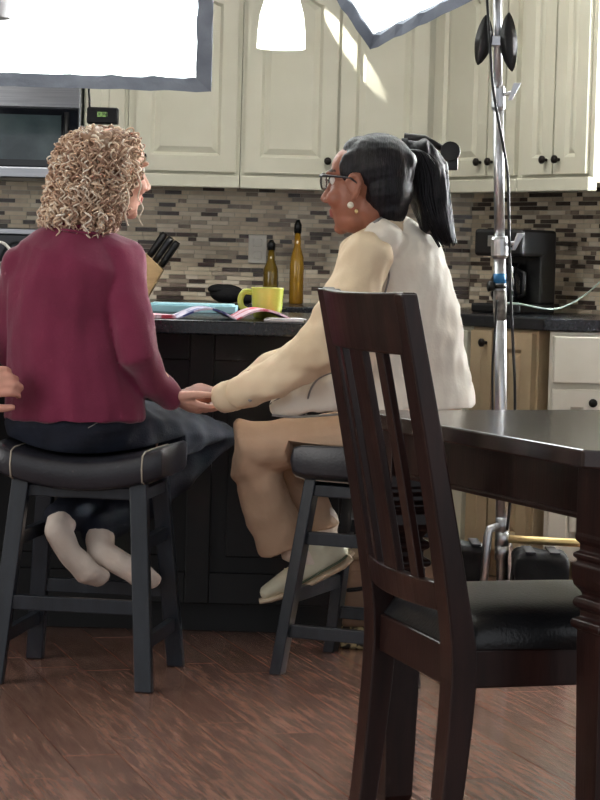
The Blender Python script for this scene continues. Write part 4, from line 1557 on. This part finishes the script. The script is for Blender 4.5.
fh = folds(21, .008, 120)
hair1 = blob(core, 'hair', M['hair_blonde'], p1, 0.006, 2, fh, hair_tone)
V, Fc, Cc = [], [], []
pal = [(220, 194, 168), (200, 170, 146), (178, 146, 124), (234, 218, 198), (156, 124, 106), (244, 232, 216)]
NS = 5
fx, fy = hd1.m @ Vector((0, 1, 0)), 0
count = 0
while count < 1700:
    c_, r_ = EL[g.choices(range(4), (5, 4.5, 3, 1.6))[0]]
    th, ph = math.acos(g.uniform(-0.75, 1)), g.uniform(0, 2 * PI)
    nrm = Vector((math.sin(th) * math.cos(ph), math.sin(th) * math.sin(ph), math.cos(th)))
    st = c_ + Vector((nrm.x * r_[0], nrm.y * r_[1], nrm.z * r_[2])) * g.uniform(0.9, 1.02)
    L = hd1.local(np.array([st]))[0]
    if L[1] > 0.05 and L[2] < 0.055:       # keep the face free
        continue
    if nrm.y > 0.55 and g.random() < 0.6:
        continue
    down = Vector((0, 0, -1)) + nrm * 0.25 + Vector((g.uniform(-.35, .35), g.uniform(-.35, .35), g.uniform(-.2, .2)))
    down = (down - nrm * down.dot(nrm) * 0.75).normalized()
    ln = g.uniform(0.025, 0.06)
    cr = g.uniform(0.005, 0.011)
    pitch = g.uniform(0.016, 0.034)
    a0 = g.uniform(0, 6.28)
    sgn = g.choice((-1, 1))
    L2 = hd1.local(np.array([st + down * ln]))[0]
    if L2[1] > 0.045 and L2[2] < 0.04:
        continue
    u = down.orthogonal().normalized(); v = down.cross(u)
    nst = max(10, int(ln / pitch * 11))
    pts = []
    for k in range(nst + 1):
        q = k / nst
        a = a0 + sgn * 2 * PI * ln * q / pitch
        rr = cr * (0.55 + 0.45 * math.sin(q * PI))
        pts.append(st + down * (ln * q) + nrm * 0.012 * math.sin(q * PI) + u * rr * math.cos(a) + v * rr * math.sin(a) - Vector((0, 0, 0.01 * q * q)))
    wdt = g.uniform(.0016, .0034)
    tmp = MB().tube(pts, [wdt * (1 - 0.6 * (k / nst) ** 3) for k in range(nst + 1)], NS)
    n0 = len(V)
    V += tmp.v; Fc += [tuple(n0 + i for i in f_) for f_ in tmp.f]
    col = lin(pal[g.choices(range(6), (4, 4, 3, 2.4, 2.2, 1.2))[0]])
    Cc += [col] * len(tmp.v)
    count += 1
# the loose lock hanging in front of her cheek
for (pth, rr) in (([(137, 172), (141, 185), (138, 197), (143, 208), (139, 218), (143, 226)], .0018), ([(128, 168), (126, 184), (129, 200), (125, 214), (128, 226)], .0026)):
    pts = smooth_path([P(x, y, 5.80 + .01 * i) for i, (x, y) in enumerate(pth)], 5)
    tmp = MB().tube(pts, rr, NS)
    n0 = len(V)
    V += tmp.v; Fc += [tuple(n0 + i for i in f_) for f_ in tmp.f]
    Cc += [lin(pal[3])] * len(tmp.v)
cm = MB(); cm.v, cm.f, cm.m = V, Fc, [0] * len(Fc)
curls = sub(cm, 'curls', M['hair_blonde'], hair1, p1, smooth=True)
ca = curls.data.color_attributes.new('tone', 'FLOAT_COLOR', 'POINT')
ca.data.foreach_set('color', np.array(Cc, np.float32).ravel())
curls['kind'] = 'stuff'

# ---------------- the dark-haired woman in the cream vest
DB2 = 5.93
SEAT[0] = st2
c = P(402, 430, DB2)
p2 = thing('person', (c.x, c.y, 0), 'seated person with dark ponytail and glasses, cream vest and tan trousers', 'person', 'people at the island')
W2 = (0.34, 0.94, 0)
hd2 = Head(P(366, 187, 5.83), (-math.cos(R(24)), math.sin(R(24)), -0.03), 1.04)
sA, eA, wA = P(367, 256, 5.73), P(326, 346, 5.66), P(221, 396, 5.905)
sB, eB, wB_ = P(392, 252, 6.09), P(322, 345, 6.10), P(236, 393, 6.0)
hA, kA, aA = P(396, 432, 5.95), P(246, 446, 6.0), P(294, 548, 6.06)
hB, kB, aB = P(404, 434, 6.12), P(276, 448, 6.17), P(322, 532, 6.15)
m = MB()
hd2.build(m)
m.capsule([hd2.w(0, -0.025, -0.05), P(376, 222, 5.86), P(384, 240, 5.89)], [.054, .056, .06], 16)
m.tube([P(405, 420, DB2), P(405, 370, DB2), P(402, 320, DB2), P(398, 280, 5.92), P(390, 250, 5.91), P(382, 232, 5.9)], [(.16, .115), (.15, .11), (.15, .105), (.15, .1), (.12, .08), (.06, .055)], 20, side=W2)
m.capsule([P(386, 246, 5.9), sA], [.05, .045]); m.capsule([P(386, 246, 5.9), sB], [.05, .045])
m.capsule([sA, eA, wA], [.046, .038, .028]); m.capsule([sB, eB, wB_], [.046, .038, .028])
m.ell(P(402, 424, 5.99), (.13, .16, .09))
m.capsule([hA, kA, aA], [.065, .042, .034]); m.capsule([hB, kB, aB], [.065, .042, .034])
hand(m, wA, P(188, 387, 5.925) - wA, (-.1, .35, -0.9), 1, (0.75, 0.8, 0.85, 0.9), 0.9)
hand(m, wB_, P(208, 409, 5.985) - wB_, (0, -.3, 0.9), 1, (0.8, 0.8, 0.85, 0.9), 0.85)
for an, hl, tt in ((aA, P(334, 556, 6.06), P(266, 594, 6.06)), (aB, P(335, 549, 6.155), P(290, 580, 6.155))):
    m.capsule([an, hl.lerp(tt, .2)], [.036, .03]); m.capsule([hl, hl.lerp(tt, .5), tt], [(.028, .026), (.03, .022), (.026, .014)], 12, side=(0, 1, 0))
blob(m, 'body', M['skin'], p2, 0.0045, 3, None, skin_tone((150, 98, 78), hd2, (150, 86, 78), (40, 30, 28)))
eyes(hd2, p2, M['frame_dark'])
# shirt
m = MB()
m.tube([P(405, 400, DB2), P(404, 360, DB2), P(402, 320, DB2), P(398, 280, 5.92), P(390, 252, 5.91), P(383, 236, 5.9), P(378, 222, 5.88)], [(.165, .125), (.16, .12), (.155, .115), (.155, .108), (.13, .09), (.075, .07), (.064, .064)], 20, side=W2)
m.capsule([P(386, 250, 5.9), sA], [.055, .062]); m.capsule([P(386, 250, 5.9), sB], [.055, .06])
m.capsule([sA, P(350, 300, 5.68), eA, P(276, 378, 5.75), P(238, 393, 5.82)], [.066, .070, .066, .052, .041], 18)
m.capsule([sB, eB, wB_], [.062, .062, .040], 16)
f4, f5 = folds(31, .006, 48, (1, .6, 1)), folds(32, .0025, 120)
shirt = blob(m, 'shirt', M['shirt'], p2, 0.006, 3, lambda co: f4(co) + f5(co))
cfp = P(233, 395, 5.83)
dirA = (wA - P(276, 378, 5.75)).normalized()
sub(MB().tube([cfp - dirA * .012, cfp + dirA * .022, cfp + dirA * .04], [(.040, .040), (.042, .041), (.041, .039)], 18), 'cuff', M['shirt'], shirt, p2, smooth=True)
ss = Snap((shirt, p2['_o']))
for (x, y) in ((228, 409), (250, 400)):
    q = ss(x, y, -.001, 5.85)
    sub(MB().ell(q, (.005, .003, .005)), 'button', M['vest_trim'], shirt, p2, smooth=True)
col_pts = [hd2.w(x, y, z) for x, y, z in ((0.0, -0.088, -0.098), (-.045, -.07, -.105), (-.066, -.02, -.125), (-.055, .035, -.15), (-.02, .06, -.17))]
col_pts = [hd2.w(-x, y, z) for x, y, z in reversed(((-.045, -.07, -.105), (-.066, -.02, -.125), (-.055, .035, -.15), (-.02, .06, -.17)))]
cps = [hd2.w(x, y, z) for x, y, z in ((.02, .06, -.17), (.055, .035, -.15), (.066, -.02, -.125), (.045, -.07, -.105), (0, -.088, -.098), (-.045, -.07, -.105), (-.066, -.02, -.125), (-.055, .035, -.15), (-.02, .06, -.17))]
sub(MB().tube(smooth_path(cps, 5), [(.021, .006)] * 41, 10, side=(0, 0.2, 1)), 'collar', M['shirt'], shirt, p2, smooth=True)
# vest
m = MB()
m.tube([P(411, 407, DB2), P(411, 396, DB2), P(411, 365, DB2), P(407, 320, DB2), P(402, 284, 5.925), P(394, 254, 5.915), P(388, 236, 5.905), P(383, 224, 5.895)], [(.205, .166), (.203, .165), (.19, .148), (.178, .136), (.172, .13), (.15, .112), (.098, .085), (.072, .066)], 26, side=W2)
m.capsule([P(388, 250, 5.9), P(378, 242, 5.76)], [.062, .056]); m.capsule([P(388, 250, 5.9), P(396, 248, 6.04)], [.06, .05])
m.capsule([P(372, 388, 5.83), P(330, 393, 5.80), P(296, 399, 5.82), P(280, 405, 5.85)], [(.055, .03), (.05, .03), (.04, .028), (.026, .022)], 14, side=(0, 0, 1))
f6, f7 = folds(41, .007, 30, (1, 1, .7)), folds(42, .003, 90)
vest = blob(m, 'vest', M['vest'], p2, 0.006, 3, lambda co: f6(co) + f7(co))
sv = Snap((vest, p2['_o']))
for nm, pth, rr in (('collar_trim', ((352, 238), (362, 230), (375, 222), (388, 215), (397, 214)), .004), ('armhole_trim', ((366, 234), (378, 243), (386, 258), (389, 276), (384, 296)), .0028),
                    ('zipper', ((345, 371), (328, 374), (316, 381), (309, 394), (306, 415)), .0026), ('zipper', ((320, 378), (300, 386), (286, 394), (270, 404)), .0022),
                    ('hem', ((272, 415), (290, 417), (315, 416), (345, 414), (372, 412)), .003)):
    sub(MB().tube(smooth_path([sv(x, y, 0.0025, 5.82) for x, y in pth], 5), rr, 8), nm, M['vest_trim'], vest, p2, smooth=True)
# trousers
m = MB()
m.ell(P(404, 420, 5.99), (.155, .19, .1))
m.capsule([hA, P(322, 442, 5.975), kA, P(254, 466, 6.01)], [(.1, .085), (.085, .066), (.072, .072), (.066, .066)], 18, side=(0, 1, 0))
m.tube([P(254, 455, 6.005), P(261, 484, 6.02), P(274, 520, 6.045), P(285, 546, 6.06)], [(.05, .05), (.067, .067), (.065, .066), (.067, .070)], 20, side=(0, 1, 0))
m.capsule([hB, P(330, 442, 6.15), kB], [(.1, .085), (.088, .072), (.068, .066)], 18, side=(0, 1, 0))
m.tube([kB, P(304, 495, 6.165), aB], [(.066, .062), (.06, .056), (.06, .054)], 18, side=(0, 1, 0))
f8, f9 = folds(51, .007, 34, (.6, .6, 1)), folds(52, .003, 90)
trousers = blob(m, 'trousers', M['trousers'], p2, 0.006, 3, lambda co: f8(co) + f9(co))
# shoes
for hl, tt, an in ((P(336, 553, 6.06), P(267, 592, 6.06), aA), (P(337, 548, 6.155), P(288, 582, 6.155), aB)):
    d_ = (tt - hl).normalized()
    up = Vector((0, 1, 0)).cross(d_)
    if up.z < 0: up = -up
    m = MB()
    m.capsule([hl, hl.lerp(tt, .35), hl.lerp(tt, .7), tt], [(.036, .034), (.038, .034), (.042, .03), (.036, .02)], 16, side=(0, 1, 0))
    m.capsule([hl.lerp(tt, .22), hl.lerp(tt, .3) + up * .055], [.038, .036], 14)
    blob(MB().capsule([an + Vector((0, 0, .03)), an, hl.lerp(tt, .25)], [.045, .043, .036]), 'sock', M['sock'], p2, 0.005, 3, folds(15, .0015, 150))
    sh = blob(m, 'shoe', M['shoe'], p2, 0.005, 2)
    sole = MB()
    sp_ = [hl - d_ * .03 - up * .03, hl - up * .036, hl.lerp(tt, .35) - up * .034, hl.lerp(tt, .7) - up * .033, tt - up * .02, tt + d_ * .03 - up * .012]
    sole.tube(sp_, [(.026, .010), (.037, .012), (.038, .011), (.043, .011), (.036, .010), (.018, .007)], 16, side=(0, 1, 0))
    sub(sole, 'sole', M['shoe_sole'], sh, p2, smooth=True)
    ln_ = [hl - d_ * .024 - up * .017 + Vector((0, -.026, 0)), hl - up * .02 + Vector((0, -.036, 0)), hl.lerp(tt, .35) - up * .02 + Vector((0, -.037, 0)), hl.lerp(tt, .6) - up * .02 + Vector((0, -.039, 0))]
    sub(MB().tube(smooth_path(ln_, 4), .0035, 6), 'stripe', M['shoe_line'], sh, p2, smooth=True)
    for k in range(4):
        q = hl.lerp(tt, .42 + .08 * k) + up * (.036 - .003 * k)
        sub(MB().tube([q + Vector((0, -.02, -.004)), q + up * .003, q + Vector((0, .02, -.004))], .003, 6), 'lace', M['shoe'], sh, p2, smooth=True)
# hair, ponytail, glasses, earring
m = MB()
hd2.ell(m, (0, -0.031, 0.047), (0.081, 0.095, 0.085))
hd2.ell(m, (0, -0.058, -0.005), (0.072, 0.062, 0.072))
hd2.ell(m, (0, -0.07, -0.05), (0.056, 0.036, 0.045))
hd2.ell(m, (0, 0.012, 0.09), (0.05, 0.045, 0.036))
for sx in (-1, 1):
    hd2.ell(m, (sx * 0.061, 0.016, 0.045), (0.016, 0.03, 0.04))
hd2.ell(m, (0, -0.112, 0.06), (0.026, 0.02, 0.026))
f10 = folds(61, .0006, 260, (.2, .2, 1))
hair2 = blob(m, 'hair', M['hair_black'], p2, 0.005, 4, f10)
m = MB()
m.capsule([P(405, 150, 5.885), P(417, 150, 5.89), P(427, 170, 5.895), P(430, 198, 5.89), P(437, 224, 5.885), P(447, 240, 5.88)], [.02, .040, .056, .053, .043, .016], 18)
f11 = folds(62, .004, 150, (1, 1, .12))
pt = blob(m, 'ponytail', M['hair_black'], p2, 0.005, 2, f11, sub_of=hair2)
wis = MB()
for k in range(70):
    g_ = g.uniform(-1, 1); h_ = g.uniform(-.6, 1) * .05
    base_ = [(406, 150), (418 + 10 * g_, 152), (428 + 19 * g_, 172), (431 + 19 * g_, 198), (438 + 15 * g_, 224), (447 + 9 * g_, 236 + g.uniform(0, 12))]
    yy = -math.sqrt(max(0, 1 - g_ * g_)) * .05
    pts = [P(x + g.uniform(-1, 1), y, 5.888 + yy * (1 if 0 < i < 5 else .3)) for i, (x, y) in enumerate(base_)]
    wis.tube(smooth_path(pts, 4), [.0022] * 21, 5)
ws = sub(wis, 'loose_strands', M['hair_black'], hair2, p2, smooth=True)
ws['kind'] = 'stuff'
hb = P(405, 148, 5.885)
sub(MB().tube([hb + Vector((-.008, 0, 0)), hb + Vector((.008, 0, .001))], .025, 16), 'hair_tie', M['black_cloth'], hair2, p2, smooth=True)
gl = MB()
for sx in (-1, 1):
    ring = []
    for k in range(25):
        a_ = 2 * PI * k / 24
        ca_, sa_ = math.cos(a_), math.sin(a_)
        ring.append(hd2.w(sx * 0.034 + 0.026 * math.copysign(abs(ca_) ** .7, ca_), 0.102 - 0.008 * abs(math.copysign(abs(ca_) ** .7, ca_) * sx + 1) / 2, 0.014 + 0.019 * math.copysign(abs(sa_) ** .7, sa_)))
    gl.tube(ring, .0024, 8, cap=False)
    gl.tube([hd2.w(sx * 0.06, 0.096, 0.026), hd2.w(sx * 0.074, 0.08, 0.026), hd2.w(sx * 0.083, 0.03, 0.022), hd2.w(sx * 0.086, 0.005, 0.018), hd2.w(sx * 0.084, -.02, 0.0)], [.0035, .0035, .0028, .0026, .0022], 8)
gl.tube([hd2.w(-0.009, 0.103, 0.018), hd2.w(0, 0.108, 0.02), hd2.w(0.009, 0.103, 0.018)], .0024, 8)
glo = gl.build('glasses', M['frame_dark'], p2, smooth=True)
for sx in (-1, 1):
    sub(MB().tube([hd2.w(sx * .034, .0975, .014), hd2.w(sx * .034, .0985, .014)], [(.024 * hd2.k, .018 * hd2.k)] * 2, 20, side=hd2.m @ Vector((1, 0, 0))), 'lens', M['lens'], glo, p2)
er = MB()
er.ell(hd2.w(-.088, .004, -.047), (.0085, .0085, .0085))
eo = er.build('earring', M['pearl'], p2, smooth=True)
sub(MB().ell(hd2.w(-.09, -.012, -.062), (.0045, .0045, .0055)), 'drop', M['brass_and_lit_chrome'], eo, p2, smooth=True)

# ---------------- a third person at the edge, only a hand and dark sleeve in view
SEAT[0] = st3
c = P(-110, 430, 6.0)
p3 = thing('person', (c.x, c.y, 0), 'person in black clothing whose hand rests by the burgundy sweater', 'person', 'people at the island')
hd3 = Head(P(-105, 258, 6.05), (0.7, 0.7, 0), 1.0)
W3 = (0.95, -0.3, 0)
s3, e3, w3 = P(-42, 318, 5.9), P(-78, 394, 5.76), P(-34, 388, 5.69)
s3b, e3b, w3b = P(-170, 318, 6.1), P(-172, 400, 6.15), P(-120, 402, 6.35)
D3 = 6.05
m = MB()
hd3.build(m)
m.capsule([hd3.w(0, -.02, -.05), P(-108, 300, D3)], [.055, .058], 14)
m.tube([P(-110, 440, D3), P(-108, 390, D3), P(-106, 340, D3), P(-107, 305, D3)], [(.16, .11), (.15, .1), (.15, .1), (.06, .055)], 18, side=W3)
m.capsule([P(-106, 320, D3), s3], [.05, .045]); m.capsule([P(-106, 320, D3), s3b], [.05, .045])
m.capsule([s3, e3, w3], [.045, .038, .03]); m.capsule([s3b, e3b, w3b], [.045, .038, .03])
kn3 = [P(-90, 450, 6.4), P(-150, 450, 6.4)]
ft3 = [Vector((P(-104, 450, 6.38).x, 6.38, .28)), Vector((P(-140, 450, 6.38).x, 6.38, .28))]
for hp, kn, an in ((P(-80, 445, 6.0), kn3[0], ft3[0]), (P(-140, 445, 6.0), kn3[1], ft3[1])):
    m.capsule([hp, kn, an], [.075, .056, .04])
    m.capsule([an + Vector((0, -.03, -.03)), an + Vector((0, .1, -.04))], [.034, .028])
hand(m, w3, P(0, 381, 5.66) - w3, (0.1, 0.9, -.3), -1, (0.85, 0.9, 0.95, 1.0), 1.1)
hand(m, w3b, (.3, .9, 0), (0, 0, -1), 1, (.3, .3, .3, .3))
blob(m, 'body', M['skin'], p3, 0.0055, 3, None, skin_tone((206, 150, 132), hd3, (180, 104, 98), (70, 50, 40)))
m = MB()
m.tube([P(-110, 440, D3), P(-108, 390, D3), P(-106, 350, D3), P(-106, 318, D3), P(-107, 303, D3)], [(.18, .13), (.17, .12), (.17, .115), (.1, .08), (.062, .06)], 20, side=W3)
m.capsule([P(-100, 322, D3), s3], [.055, .058]); m.capsule([P(-110, 322, D3), s3b], [.055, .058])
m.capsule([P(-40, 330, 6.06), P(-15, 326, 6.06), P(-14, 352, 6.06), P(-34, 370, 6.05)], [.05, .05, .05, .05])
m.capsule([s3, e3, w3 - Vector((.012, 0, 0))], [.058, .052, .04]); m.capsule([s3b, e3b, w3b], [.058, .052, .04])
jk = blob(m, 'jacket', M['jacket_black'], p3, 0.007, 4, folds(71, .005, 40))
m = MB()
m.ell(P(-110, 438, 6.02), (.18, .15, .1))
for hp, kn, an in ((P(-80, 445, 6.0), kn3[0], ft3[0]), (P(-140, 445, 6.0), kn3[1], ft3[1])):
    m.capsule([hp, kn, an], [.09, .07, .05])
blob(m, 'trousers', M['jacket_black'], p3, 0.008, 4)
m = MB()
hd3.ell(m, (0, -.03, .045), (.084, .1, .088))
blob(m, 'hair', M['hair_black'], p3, .006, 2)

for o in ROOTS:
    if '_o' in o:
        del o['_o']
